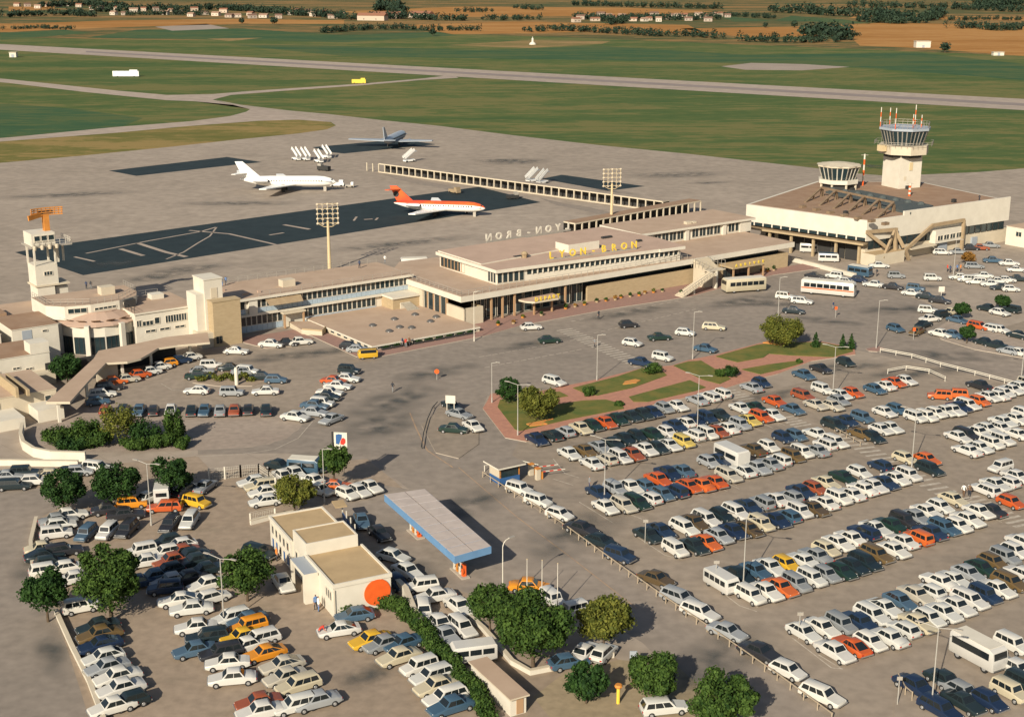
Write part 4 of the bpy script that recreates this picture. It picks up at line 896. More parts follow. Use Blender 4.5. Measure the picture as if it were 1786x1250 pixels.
railfence('short curved pale rail at the end of the first row',[(1548,652),(1580,646),(1620,652),(1648,665)],.8,3.0,'white',rails=2)
railfence('short pale rail in front of the barrier hut',[(845,822),(870,814),(905,812),(938,820)],.8,2.2,'white')
railfence('wooden rail down the crossing between the car rows',[(1438,742),(1465,757),(1500,778)],.6,1.6,'wood')
railfence('leaning rail on the kerb near the dark parked cars',[(1566,1190),(1578,1212),(1590,1222)],.9,1.5,'wood')
def sign_post(px,h,label,fw,fh,m,plate2=None,name='road_sign',rz=0.0,group=None,round_=False):
    x,y=at(*px); o=thing(name,label,'sign',(x,y,0),rz,group); MB().tube((0,0,-.1),(0,0,h),.05,n=6).build('post',K['pole'],o)
    if round_: MB().lathe([(.4,0),(.4,.05)],14,axis='x').build('plate',K[m],o,(0,-.08,h)).rotation_euler=(0,0,R(90))
    else: MB().box(-fw/2,fw/2,-.1,-.05,h-fh,h).build('plate',K[m],o)
    return o
for px in ((1125,946),(1248,1020),(1393,1113)): sign_post(px,2.9,'small row marker sign on a pole at the end of a car row',.6,.35,'steel',group='row marker signs')
sign_post((1565,1229),2.9,'marker pole beside the leaning rail',.5,.35,'steel')
sign_post((762,662),1.4,'round orange traffic sign standing alone on the roadway',0,0,'orange',round_=True)
for px in ((1457,554),(1593,592)): sign_post(px,2.2,'pole with a small red and white sign on the far road',.5,.6,'orange',group='small signs on the far road')
x,y=at(786,722); o=thing('notice_board','large white notice board on two legs by the lane entrance','sign',(x,y,0),R(-10))
MB().box(-.75,.75,-.06,.06,1.7,2.9).build('board',K['white'],o)
for xx in (-.55,.55): MB().box(xx-.05,xx+.05,-.05,.05,0,1.7).build('leg',K['white'],o)
x,y=at(1641,520); o=thing('notice_board','small white board on posts beside the far parked cars','sign',(x,y,0)); MB().box(-.6,.6,-.05,.05,1.3,2.4).build('board',K['white'],o); MB().box(-.05,.05,0,.1,0,1.3).build('leg',K['white'],o)
# tall fuel sign with blue and red emblem
x,y=at(596,852); F=thing('fuel_sign','tall pole sign with white panel and blue and red emblem','sign',(x,y,0),R(-8))
MB().tube((-1.0,.1,-.1),(-1.0,.1,7.6),.13,.11,8).build('post',K['dark'],F)
pan=MB().box(-.75,.95,-.1,.1,5.3,7.6).build('panel',K['white'],F)
pts=lambda L_: [(a,b) for a,b in L_]
def plate(name,outline,y0,m,par):
    mb=MB(); n=len(outline); mb.add([(a,y0,b) for a,b in outline]+[(a,y0+.05,b) for a,b in outline],[tuple(range(n))]+[(i,(i+1)%n,n+(i+1)%n,n+i) for i in range(n)]); return mb.build(name,m,par)
plate('emblem_blue',[(-.5,6.1),(-.1,6.05),(.05,6.5),(.25,6.9),(.3,7.35),(-.1,7.42),(-.5,7.3)],-.15,K['dblue'],pan)
plate('emblem_red',[(.06,6.1),(.45,6.0),(.72,6.3),(.74,6.75),(.5,6.95),(.28,6.85),(.12,6.5)],-.16,K['red'],pan)
word('elf',.62,.05,K['dark'],pan,-.3,.5,-.12,5.5,bold=.02)
# totem and kiosk behind
x,y=at(517,822); o=thing('fuel_totem','small orange and white totem by the mesh fence','sign',(x,y,0)); MB().box(-.35,.35,-.12,.12,.4,2.0).build('panel',K['white'],o); MB().box(-.22,.22,-.15,-.12,.8,1.6).build('panel_face',K['orange'],o); MB().box(-.08,.08,-.08,.08,0,.4).build('leg',K['steel'],o)

# ------------------------------------------------------------------ service station
SA=R(27); so_=at(581,1022,3.6)
ST=thing('service_building','white service building with ochre flat roofs and a big orange disc','building',(*so_,0),SA)
MB().box(0,6.3,0,8.4,0,3.35).build('front_wall',K['white'],ST)
MB().box(-.1,6.4,-.1,8.4,3.35,3.6,0,1).build('front_roof',[K['white'],K['rooftan']],ST)
for q in ((-.1,.12,-.1,8.4),(6.18,6.4,-.1,8.4),(.12,6.18,-.1,.1)): MB().box(*q,3.6,3.78).build('coping',K['white'],ST)
MB().box(0,5.9,8.4,12.8,0,4.75).build('middle_wall',K['white'],ST)
MB().box(.15,5.75,8.55,12.65,4.75,4.86).build('middle_roof',K['rooftan'],ST)
for q in ((0,.15,8.4,12.8),(5.75,5.9,8.4,12.8),(.15,5.75,8.4,8.55),(.15,5.75,12.65,12.8)): MB().box(*q,4.75,4.98).build('coping',K['white'],ST)
MB().box(-.2,6.1,12.8,20.7,0,3.4).build('rear_wall',K['white'],ST)
MB().box(-.3,6.2,12.8,20.8,3.4,3.6,0,1).build('rear_roof',[K['white'],K['rooftan']],ST)
for q in ((-.3,-.08,12.8,20.8),(5.98,6.2,12.8,20.8),(-.08,5.98,20.6,20.8)): MB().box(*q,3.6,3.76).build('coping',K['white'],ST)
MB().box(-1.6,-.1,4.4,9.0,3.0,3.4,0,1).build('side_roof',[K['white'],K['airgrey']],ST); MB().box(-1.6,-1.35,4.4,5.0,0,3.0).build('side_wall',K['white'],ST); MB().box(-1.6,-1.3,8.5,9,0,3.0).build('side_wall',K['white'],ST); MB().box(-1.35,0,4.4,4.6,0,3).build('side_wall',K['white'],ST)
window(ST,0,1.3,1.7,1.9,1.1,3,rz=-math.pi/2); window(ST,0,6.5,.2,3.2,2.5,3,rz=-math.pi/2)
for i in range(5):
    window(ST,-.22,14+1.35*i,.3,.95,1.3,1,rz=-math.pi/2,fm='frame',gm='dblue' if i!=2 else 'glass'); window(ST,-.22,14+1.35*i,2.0,.95,1.1,1,rz=-math.pi/2)
window(ST,0,9.8,1.6,.9,1.3,1,rz=-math.pi/2); window(ST,0,11.6,1.6,.9,1.3,1,rz=-math.pi/2)
dsc=MB().lathe([(1.44,0),(1.47,.05),(1.44,.12)],40,axis='x').build('orange_disc',K['orange'],ST,(4.75,-.12,1.95)); dsc.rotation_euler=(0,0,R(90))
MB().bar((.05,-.16,3.2),(.05,-.16,.2),.06,.06).build('downpipe',K['cream'],ST)
MB().box(4.2,5.0,14,14.6,3.6,3.9).build('roof_vent',K['white'],ST); MB().box(2.8,3.4,14.2,14.8,3.6,3.85).build('roof_vent',K['white'],ST); MB().box(1.2,2.2,13.2,13.8,3.6,3.9).build('roof_vent',K['leafB'],ST)
# glazed screen and board beside the building
o=thing('display_screen','tall glazed display frame beside the service building','screen',(*gw(0,0),0)); p=at(598,915); q=at(620,950); o.location=(*p,0); o.rotation_euler=(0,0,math.atan2(q[1]-p[1],q[0]-p[0]))
L_=math.hypot(q[0]-p[0],q[1]-p[1])
for i in range(4): MB().box(L_*i/3-.06,L_*i/3+.06,-.06,.06,0,2.6).build('post',K['white'],o)
for i in range(3): MB().box(L_*i/3+.1,L_*(i+1)/3-.1,-.03,.03,.5,1.7).build('panel',K['dblue'],o)
MB().box(-1.2,.9,-1.0,.4,2.6,2.75).build('small_roof',K['rooftan'],o)
def lowwall(label, pxs, h, t=.25, m='white', name='low_wall', z0=-.05):
    pts=[at(*p) for p in pxs]; o=thing(name,label,'wall',(*pts[0],0)); MB().wall([(p[0]-pts[0][0],p[1]-pts[0][1]) for p in pts],t,z0,h).build('wall',K[m],o); 
    MB().wall([(p[0]-pts[0][0],p[1]-pts[0][1]) for p in pts],t+.08,h,h+.06).build('coping',K['cream'],o); return o
lowwall('white wall running from the service building along the hedge',[(684,1018),(708,1042),(722,1078),(735,1100)],1.2,.5)
lowwall('low white wall with planters beside the bus stands',[(1382,456),(1430,468),(1492,484)],.9,.5)
lowwall('low white wall behind the service building',[(437,915),(470,906),(512,898)],.55,.3)
lowwall('white planter wall curving round the trees by the forecourt',[(818,1078),(845,1102),(878,1140),(893,1158),(925,1176),(985,1164),(1070,1145)],.5,.35)
lowwall('low white wall along the side road of the yard',[(64,908),(54,950),(58,1000),(68,1015)],.55,.35); lowwall('long low white wall at the edge of the lower yard',[(98,1070),(125,1130),(155,1190),(178,1250),(190,1285)],.5,.35)
lowwall('curved white retaining wall round the shrubbery',[(40,752),(37,770),(42,784),(60,796),(90,802),(150,804)],1.3,.4); lowwall('lower white wall beneath the curved retaining wall',[(-60,812),(15,811),(60,812),(137,813)],.8,.4)
# mesh fence
def meshfence(label,pxs,h=1.7):
    pts=[at(*p) for p in pxs]; o=thing('mesh_fence',label,'fence',(*pts[0],0)); mb=MB(); wm=MB()
    for a,b in zip(pts,pts[1:]):
        L_=math.hypot(b[0]-a[0],b[1]-a[1]); n_=max(1,round(L_/2.2)); A=Vector((a[0]-pts[0][0],a[1]-pts[0][1],0)); B_=Vector((b[0]-pts[0][0],b[1]-pts[0][1],0))
        for i in range(n_+1): c=A.lerp(B_,i/n_); mb.box(c.x-.09,c.x+.09,c.y-.09,c.y+.09,-.1,h)
        k=int(L_/.22)
        for i in range(k): c=A.lerp(B_,i/k); wm.tube(c,c+Vector((0,0,h-.08)),.02,n=3,caps=False)
        for zz in (.1,.5,.9,1.3,h-.1): wm.tube(A+Vector((0,0,zz)),B_+Vector((0,0,zz)),.022,n=3,caps=False)
    mb.build('posts',K['white'],o); wm.build('mesh',K['white'],o); return o
meshfence('white posted mesh fence curving behind parked cars',[(365,838),(420,832),(452,830),(470,842),(492,866)]); meshfence('short mesh fence on the low white wall',[(437,911),(480,902)],1.2)
# fuel canopy
cz=3.9; cc=[at(*p,cz) for p in ((670,862),(741,852),(857,952),(793,970))]
ccx=sum(p[0] for p in cc)/4; ccy=sum(p[1] for p in cc)/4
FC=thing('fuel_canopy','long flat fuel station canopy with blue edge','canopy',(ccx,ccy,0)); L4=[(p[0]-ccx,p[1]-ccy) for p in cc]
def mix4(u,v): return tuple(lerp(lerp(L4[0][k],L4[3][k],u),lerp(L4[1][k],L4[2][k],u),v) for k in (0,1))
MB().prism([mix4(0,0),mix4(0,1),mix4(1,1),mix4(1,0)],cz-.85,cz-.02).build('fascia',K['blue'],FC)
for v0,v1 in ((.015,.49),(.51,.985)): 
    for k in range(9): MB().prism([mix4(k/9+.004,v0),mix4(k/9+.004,v1),mix4((k+1)/9-.004,v1),mix4((k+1)/9-.004,v0)],cz-.02,cz+.04).build('roof_panel',K['sheet'],FC)
MB().prism([mix4(.004,.492),mix4(.004,.508),mix4(.996,.508),mix4(.996,.492)],cz-.02,cz+.0).build('gutter',K['dark'],FC)
for u in (.2,.78):
    x,y=mix4(u,.5); MB().box(-.2,.2,-.2,.2,0,cz-.85).build('column',K['white'],FC,(x,y,0))
for px,lab in (((725,932),'pump island with fuel pumps at the far end of the canopy'),((802,1000),'pump island with orange and white fuel pumps at the near end')):
    x,y=at(*px); o=thing('pump_island',lab,'fuel pumps',(x,y,0),toward((670,862),(793,970)))
    MB().box(-1.6,1.6,-.5,.5,0,.18).build('plinth',K['kerb'],o)
    for i,xx in enumerate((-1.1,-.4,.35,1.05)):
        pm=MB().box(xx-.22,xx+.22,-.2,.2,.18,1.6).build('pump',K[('white','orange2','white','orange')[i]],o); MB().box(xx-.16,xx+.16,-.24,-.2,1.1,1.5).build('dial',K['dark'],pm)
        MB().path([(xx+.22,-.1,1.2),(xx+.34,-.14,.7),(xx+.22,-.18,.5)],.025,5).build('hose',K['black'],pm)
# barrier hut
x,y=at(880,838); H_=thing('barrier_hut','small barrier hut with flat grey roof and blue panels','hut',(x,y,0),R(32))
MB().box(-1.5,1.5,-1.3,1.3,.1,1.0).build('lower_panel',K['dblue'],H_); MB().box(-1.5,-1.35,-1.3,1.3,1.0,2.4).box(-1.35,1.5,1.15,1.3,1.0,2.4).build('wall',K['cream'],H_)
for xx,yy in ((-1.42,-1.22),(1.42,-1.22),(1.42,1.22)): MB().box(xx-.08,xx+.08,yy-.08,yy+.08,1.0,2.4).build('post',K['orange2'],H_)
MB().box(-1.33,1.33,-1.26,-1.22,1.02,2.38).build('pane',K['glass'],H_); MB().box(1.4,1.44,-1.1,1.1,1.02,2.38).build('pane',K['glass'],H_)
MB().box(-2.1,2.1,-1.9,1.9,2.4,2.6,0,1).build('roof',[K['white'],K['road']],H_)
for px,lab in (((926,828),'ticket machine post beside the barrier hut'),((938,836),'second ticket post with a dark hood by the barrier hut')):
    x,y=at(*px); o=thing('ticket_machine',lab,'machine',(x,y,0),R(32)); MB().box(-.3,.3,-.25,.25,0,1.5).build('body',K['cream'],o); MB().box(-.36,.36,-.32,.3,1.5,1.62).build('hood',K['orange2'],o); MB().box(.3,.36,-.1,.1,.9,1.2).build('slot',K['dark'],o)
    arm=thing('entry_barrier','striped barrier arm at the car park entry' if px[0]==926 else 'striped barrier arm at the car park exit','barrier',(x+.5,y+.3,0),R(20)); MB().box(-.15,.15,-.15,.15,0,1.0).build('pivot',K['orange2'],arm); a_=MB()
    for k in range(6): a_.bar((.55*k,0,.95),(.55*(k+1),0,.95),.06,.1,k%2)
    a_.build('arm',[K['red'],K['white']],arm)
# low workshop at the bottom edge
p=at(834,1149,1.9); q=at(907,1215,1.9); wl_=math.hypot(q[0]-p[0],q[1]-p[1])
WS=thing('workshop','low shed with narrow brown flat roof at the end of the hedge lane','building',(*p,0),math.atan2(q[1]-p[1],q[0]-p[0])+math.pi/2)
MB().box(-.8,.8,-wl_+.3,-.1,0,1.75).build('wall',K['white'],WS); MB().box(-1.0,1.0,-wl_,.1,1.75,1.9,0,1).build('roof',[K['cream'],K['roof']],WS); MB().box(-.2,.5,-wl_+.24,-wl_+.32,.1,1.6).build('door',K['column'],WS)
for px,h in (((1106,1190),1.6),((1078,1226),1.7)):
    x,y=at(*px); o=thing('standpipe','yellow post with a round cap beside the low bushy trees','post',(x,y,0),0,'yellow posts on the verge'); MB().tube((0,0,0),(0,0,h),.16,n=8).build('post',K['yellow'],o); MB().lathe([(.3,0),(.38,.15),(.3,.32)],10).build('cap',K['orange2'],o,(0,0,h-.1))
x,y=at(1104,1168); o=thing('info_board','grey information board on a post at the verge','sign',(x,y,0)); MB().box(-.35,.35,-.05,.05,1.2,2.0).build('board',K['airgrey'],o); MB().box(-.05,.05,-.04,.04,0,1.2).build('post',K['pole'],o)
# lane barrier gantry arm lying near the notice board
o=thing('height_barrier','dark bent barrier bar beside the lane entrance','barrier',(*at(745,737),0)); bx,by=at(745,737)
pp=[at(*q_) for q_ in ((735,785),(739,760),(746,735),(755,715),(763,706))]; MB().path([(a-bx,b-by,.5) for a,b in pp],.07,6).build('bar',K['dark'],o)
for q_ in ((736,782),(757,712)): a,b=at(*q_); MB().tube((a-bx,b-by,0),(a-bx,b-by,.55),.06,n=6).build('post',K['dark'],o)
# ------------------------------------------------------------------ aircraft and apron equipment
def aircraft(label, nose, head, L, kind, fusem, topm, tailm):
    hx,hy=math.cos(head),math.sin(head); cx,cy=nose[0]-hx*L/2,nose[1]-hy*L/2
    A=thing('airliner',label,'aircraft',(cx,cy,0),head); r=L*.055; zc=L*.105
    prof=[(-.5,.12,.35),(-.46,.3,.3),(-.38,.62,.18),(-.28,.9,.05),(-.18,1,0),(.3,1,0),(.38,.93,-.02),(.44,.72,-.08),(.48,.42,-.16),(.5,.1,-.22)]
    n=16; mb=MB(); vs=[]
    for (t,s,dz) in prof:
        for i in range(n):
            a=2*math.pi*i/n; vs.append((t*L, s*r*math.cos(a), zc+dz*r+s*r*math.sin(a)))
    fs=[];ms=[]
    for j in range(len(prof)-1):
        for i in range(n):
            fs.append((j*n+i,j*n+(i+1)%n,(j+1)*n+(i+1)%n,(j+1)*n+i)); ms.append(1 if 1<=i<=6 else 0)
    mb.add(vs,fs); mb.m=ms; mb.add([vs[i] for i in range(n)],[tuple(range(n-1,-1,-1))]); mb.add([vs[-n+i] for i in range(n)],[tuple(range(n))])
    mb.build('fuselage',[fusem,topm],A,smooth=50)
    for s in (-1,1):
        wm=MB()
        P_=[(.10*L,s*r*.5,zc-r*.6),(-.13*L,s*r*.5,zc-r*.6),(-.21*L,s*L*.53,zc-r*.1),(-.135*L,s*L*.53,zc-r*.1)]
        q=[(a,b,c-.14) for a,b,c in P_]; f=[(0,1,2,3),(7,6,5,4),(0,4,5,1),(1,5,6,2),(2,6,7,3),(3,7,4,0)]
        if s<0: f=[t_[::-1] for t_ in f]
        wm.add([(a,b,c+.14) for a,b,c in P_]+q,f); wg=wm.build('wing',K['airwhite'] if kind!='grey' else K['airgrey'],A)
        hz=zc+(L*.17 if kind=='ttail' else r*1.5 if kind=='cara' else r*.4)
        t0=-.46 if kind!='grey' else -.42
        P_=[((t0+.04)*L,s*.15,hz),((t0-.07)*L,s*.15,hz),((t0-.1)*L,s*L*.15,hz+.2),((t0-.055)*L,s*L*.15,hz+.2)]
        MB().add([(a,b,c+.08) for a,b,c in P_]+[(a,b,c-.08) for a,b,c in P_],f).build('tailplane',tailm,A)
        if kind=='grey': e=(.06*L,s*L*.17,zc-r*.75); 
        else: e=(-.27*L,s*r*1.55,zc+r*.25)
        el=L*.15 if kind!='grey' else L*.11
        en=MB().lathe([(.3*r,-el/2),(.36*r,-el*.3),(.4*r,el*.2),(.36*r,el/2)],12,axis='x',o=e).build('engine',K['alu'] if kind!='grey' else K['airgrey'],A,smooth=50)
        MB().lathe([(.28*r,el/2),(.28*r,el/2+.03)],12,axis='x',o=e).build('intake',K['dark'],en)
        MB().box(-.06*L,-.02*L,s*r*1.3-.15,s*r*1.3+.15,0,zc-r*.4).build('main_gear',K['dark'],A)
    F_=[(-.29,.9),(-.47,.75),(-.545,3.7),(-.465,3.7)] if kind!='grey' else [(-.33,.8),(-.47,.5),(-.52,3.3),(-.46,3.3)]
    F_=[(a*L,zc+b*r) for a,b in F_]; k=len(F_)
    MB().add([(a,.16,b) for a,b in F_]+[(a,-.16,b) for a,b in F_],[tuple(range(k-1,-1,-1)),tuple(range(k,2*k))]+[(i,(i+1)%k,k+(i+1)%k,k+i) for i in range(k)]).build('tail_fin',tailm,A)
    MB().box(.37*L,.40*L,-.25,.25,0,zc-r*.8).build('nose_gear',K['steel'],A)
    MB().box(.45*L,.468*L,-r*.45,r*.45,zc+r*.18,zc+r*.4).build('cockpit_window',K['dark'],A)
    wn=MB().box(-.16,.16,-.03,.03,-.2,.2).mesh('cabin_window',[K['dark']])
    for i in range(22):
        for s in (-1,1): link('cabin_window',wn,A,(lerp(-.22,.36,i/21)*L,s*r*.985,zc+r*.18))
    MB().box(-.3*L,.46*L,-r-.012,r+.012,zc-.02*r,zc+.02*r).build('cheat_line',K['airgrey'] if kind!='ttail' else K['airwhite'],A)
    return A
aircraft('white jet airliner with rear engines parked on the apron', at(585.5,315.7,3), R(0), 28.5, 'cara', K['airwhite'], K['airwhite'], K['airwhite'])
red=aircraft('red and white jet airliner with a red tail on the dark stand', at(846,359,3), R(-10), 25, 'ttail', K['airwhite'], K['airred'], K['airred'])
MB().lathe([(.8,0),(.8,.06)],16,axis='x').build('tail_emblem',K['dark'],red,(-.475*25,-.2,2.62+2.1*1.375)).rotation_euler=(0,0,R(90))
aircraft('grey twin-engined airliner at the far stand pointing to the runway', at(705,233,3), R(80), 30, 'grey', K['airgrey'], K['alu'], K['airgrey'])
def stairs(px, ang, label, group='boarding stairs on the apron'):
    x,y=at(*px); o=thing('boarding_stairs',label,'stairs',(x,y,0),ang,group)
    MB().box(-1.6,2.4,-.8,.8,.35,.9).build('chassis',K['airwhite'],o); s_=MB()
    for i in range(10): s_.box(-1.8+.4*i,-1.4+.4*i,-.7,.7,.9+.26*i,1.05+.26*i)
    s_.build('steps',K['alu'],o)
    for s in (-1,1): MB().bar((-1.8,s*.75,1.7),(2.3,s*.75,4.3),.08,.9).build('side_panel',K['airwhite'],o)
    MB().box(2.2,3.4,-.75,.75,3.45,3.6).build('platform',K['alu'],o)
    w_=MB().lathe([(.36,-.12),(.36,.12)],10,axis='x').mesh('wheel',[K['black']])
    for xx in (-1.1,1.8):
        for s in (-1,1): l=link('wheel',w_,o,(xx,s*.72,.36)); l.rotation_euler=(0,0,R(90))
for px in ((518,280),(534,280),(557,284),(571,276)): stairs(px,R(125),'white boarding stairs parked in a group near the white airliner')
stairs((712,283),R(40),'white boarding stairs standing alone near the gallery end',None); stairs((926,318),R(45),'white boarding stairs beside the small dark stand',None); stairs((944,321),R(50),'second white boarding stairs at the corner of the small dark stand',None)
def cart(px, ang, label, m, cabm, L_=3.2, h=1.3):
    x,y=at(*px); o=thing('service_vehicle',label,'vehicle',(x,y,0),ang); MB().box(-L_/2,L_/2,-.8,.8,.3,h).build('body',K[m],o); MB().box(L_*.15,L_*.45,-.75,.75,h,h+.75).build('cab',K[cabm],o)
    w_=MB().lathe([(.3,-.1),(.3,.1)],10,axis='x').mesh('wheel',[K['black']])
    for xx in (-L_*.32,L_*.32):
        for s in (-1,1): l=link('wheel',w_,o,(xx,s*.78,.3)); l.rotation_euler=(0,0,R(90))
cart((588,325),R(0),'white box cart in front of the white airliner nose','airwhite','airwhite',4.2,1.2); cart((610,327),R(0),'small white tug ahead of the box cart','steel','airwhite',2.6,.9)
cart((820,372),R(5),'small white tug at the nose wheel of the red airliner','airwhite','airwhite',3.0,.9); cart((565,298),R(150),'dark loader beside the boarding stairs','dark','steel',4.5,1.6)
cart((220,134),R(0),'white shed-like truck on the grass between the taxiways','airwhite','airwhite',16,3.4); cart((626,146),R(0),'small yellow truck beside the narrow taxiway','yellow','yellow',8,2.4); cart((793,337),R(-50),'brown cart on the dark stand near the gallery','beam','beam',4,1.2)
cart((894,347),R(20),'dark tug behind the red airliner','dark','steel',3.5,1.2)

# ------------------------------------------------------------------ people
def figure_mesh(pose, top, legs, seed):
    v=[];e=[];r=[]
    def add(p,rad,par=None):
        v.append(p); r.append(rad); 
        if par is not None: e.append((par,len(v)-1))
        return len(v)-1
    b=.55 if pose=='bend' else 0.0; sw=.22 if pose=='walk' else .06
    hip=add((0,0,.95),(.15,.11)); ch=add((b*.45,0,1.25-b*.15),(.17,.12),hip); sh=add((b*.8,0,1.45-b*.3),(.16,.1),ch); nk=add((b*.95,0,1.55-b*.42),(.055,.055),sh); hd_=add((b*1.1,0,1.63-b*.5),(.1,.095),nk); add((b*1.2,0,1.74-b*.55),(.085,.085),hd_)
    for s in (-1,1):
        k=add((s*sw*.5+.02,s*.1,.5),(.075,.075),add((s*sw*.2,s*.1,.85),(.1,.1),hip)); an=add((s*sw-.03,s*.11,.1),(.045,.05),k); add((s*sw+.13,s*.12,.04),(.04,.035),an)
        a=add((b*.8,s*.2,1.42-b*.3),(.06,.06),sh); el=add((b*.9-s*sw*.4,s*.26,1.14-b*.3),(.045,.045),a); wr=add((b*1.2-s*sw*.5+.06,s*.25,.9-b*.15),(.035,.03),el); add((b*1.3-s*sw*.5+.08,s*.24,.8-b*.15),(.035,.02),wr)
    me=bpy.data.meshes.new('figure'); me.from_pydata(v,e,[]); o=bpy.data.objects.new('figure',me); C.objects.link(o)
    md=o.modifiers.new('skin','SKIN'); 
    for i,sv in enumerate(me.skin_vertices[0].data): sv.radius=r[i]; sv.use_root=(i==0)
    o.modifiers.new('sub','SUBSURF').levels=1
    m2=bpy.data.meshes.new_from_object(o.evaluated_get(bpy.context.evaluated_depsgraph_get())); bpy.data.objects.remove(o)
    m2.materials.clear()
    for m in (legs,top,K['skin'],K['dark']): m2.materials.append(m)
    for p in m2.polygons:
        c=p.center; z=c.z; p.use_smooth=True
        head=(c.x-b*1.15)**2+c.y**2+(z-(1.69-b*.53))**2<.15**2
        if head: p.material_index=3 if (z>1.72-b*.53 or c.x<b*1.1-.03) else 2
        elif abs(c.y)>.17 and z<1.0: p.material_index=2
        elif z<.92: p.material_index=0 if z>.12 else 3
        else: p.material_index=1
    return m2
cl={k:mat('cloth_'+k,c,.9) for k,c in {'dark':(.03,.035,.045),'navy':(.03,.05,.11),'white':(.7,.68,.62),'red':(.5,.05,.03),'grey':(.2,.2,.2),'brown':(.16,.1,.06),'blue':(.1,.18,.35),'orange':(.6,.2,.04)}.items()}
FM={}
def person(px, z, head, top, legs, pose, label, world=None):
    k=(pose,top,legs)
    if k not in FM: FM[k]=figure_mesh(pose,cl[top],cl[legs],1)
    x,y = world or at(*px,z)
    return tag(link('person',FM[k],None,(x,y,z),head),label,'person')
person((685,684),0,1.2,'dark','grey','walk','person in dark jacket walking alone across the plaza roadway')
person((557,1112),0,.1,'red','navy','bend','person in a red top bending over an open car bonnet')
person((0,0),6.6,2.0,'navy','dark','stand','person in navy standing at the wing roof railing near the mast',gw(-8,29))
person((0,0),6.6,1.2,'white','grey','stand','person in white standing at the wing roof railing by the bus',gw(-1.5,30))
person((0,0),6.6,1.5,'grey','blue','stand','person in grey on the roof terrace near the stair block',gw(-37,30)); person((0,0),6.6,1.9,'blue','grey','stand','person in blue on the roof terrace near the stair block',gw(-36,30.4))
person((151,504),0,1.5,'navy','dark','stand','person in navy standing on the apron behind the pavilion, in a pair'); person((159,504),0,1.7,'dark','grey','stand','person in dark clothes standing on the apron behind the pavilion, in a pair')
person((1037,606),.02,.6,'grey','dark','walk','person in grey on the long zebra crossing by the garden')
person((1044,556),.13,2.4,'dark','dark','stand','person in black standing on the red pavement by the stone wall')
person((1453,540),0,2.6,'navy','grey','stand','person in navy standing in the roadway behind the striped bus')
person((1529,482),0,.5,'dark','dark','walk','person in dark clothes walking towards the cargo hall')
person((1680,866),0,1.0,'white','brown','walk','person in white walking on the zebra crossing between the rows'); person((1690,866),0,1.2,'brown','dark','walk','person in brown walking on the zebra crossing between the rows')
person((1028,852),0,.3,'grey','navy','stand','person in grey standing at the end of the car row by the hut')
for i,(px,t) in enumerate((((1652,474),'red'),((1657,476),'navy'),((1669,474),'blue'),((1675,474),'orange'))): person(px,0,i,t,'dark','stand','person in %s in the small group by the cargo yard lamp'%t)
person((556,1066),0,.4,'white','blue','stand','person in white at the doorway of the service building'); person((551,1063),0,2.2,'blue','dark','stand','person in blue at the doorway of the service building')
person((483,978),0,.4,'orange','dark','stand','person in orange beside the blue windows of the service building')
person((0,0),9.98,1.0,'dark','dark','stand','person in dark clothes on the cargo hall roof edge',gw(143,-6))
for i,(px,t) in enumerate((((702,604),'navy'),((708,606),'red'),((714,603),'brown'))): person(px,.13,i*2.,t,'grey','stand','person in %s in the group at the corner of the sunken hall'%t)

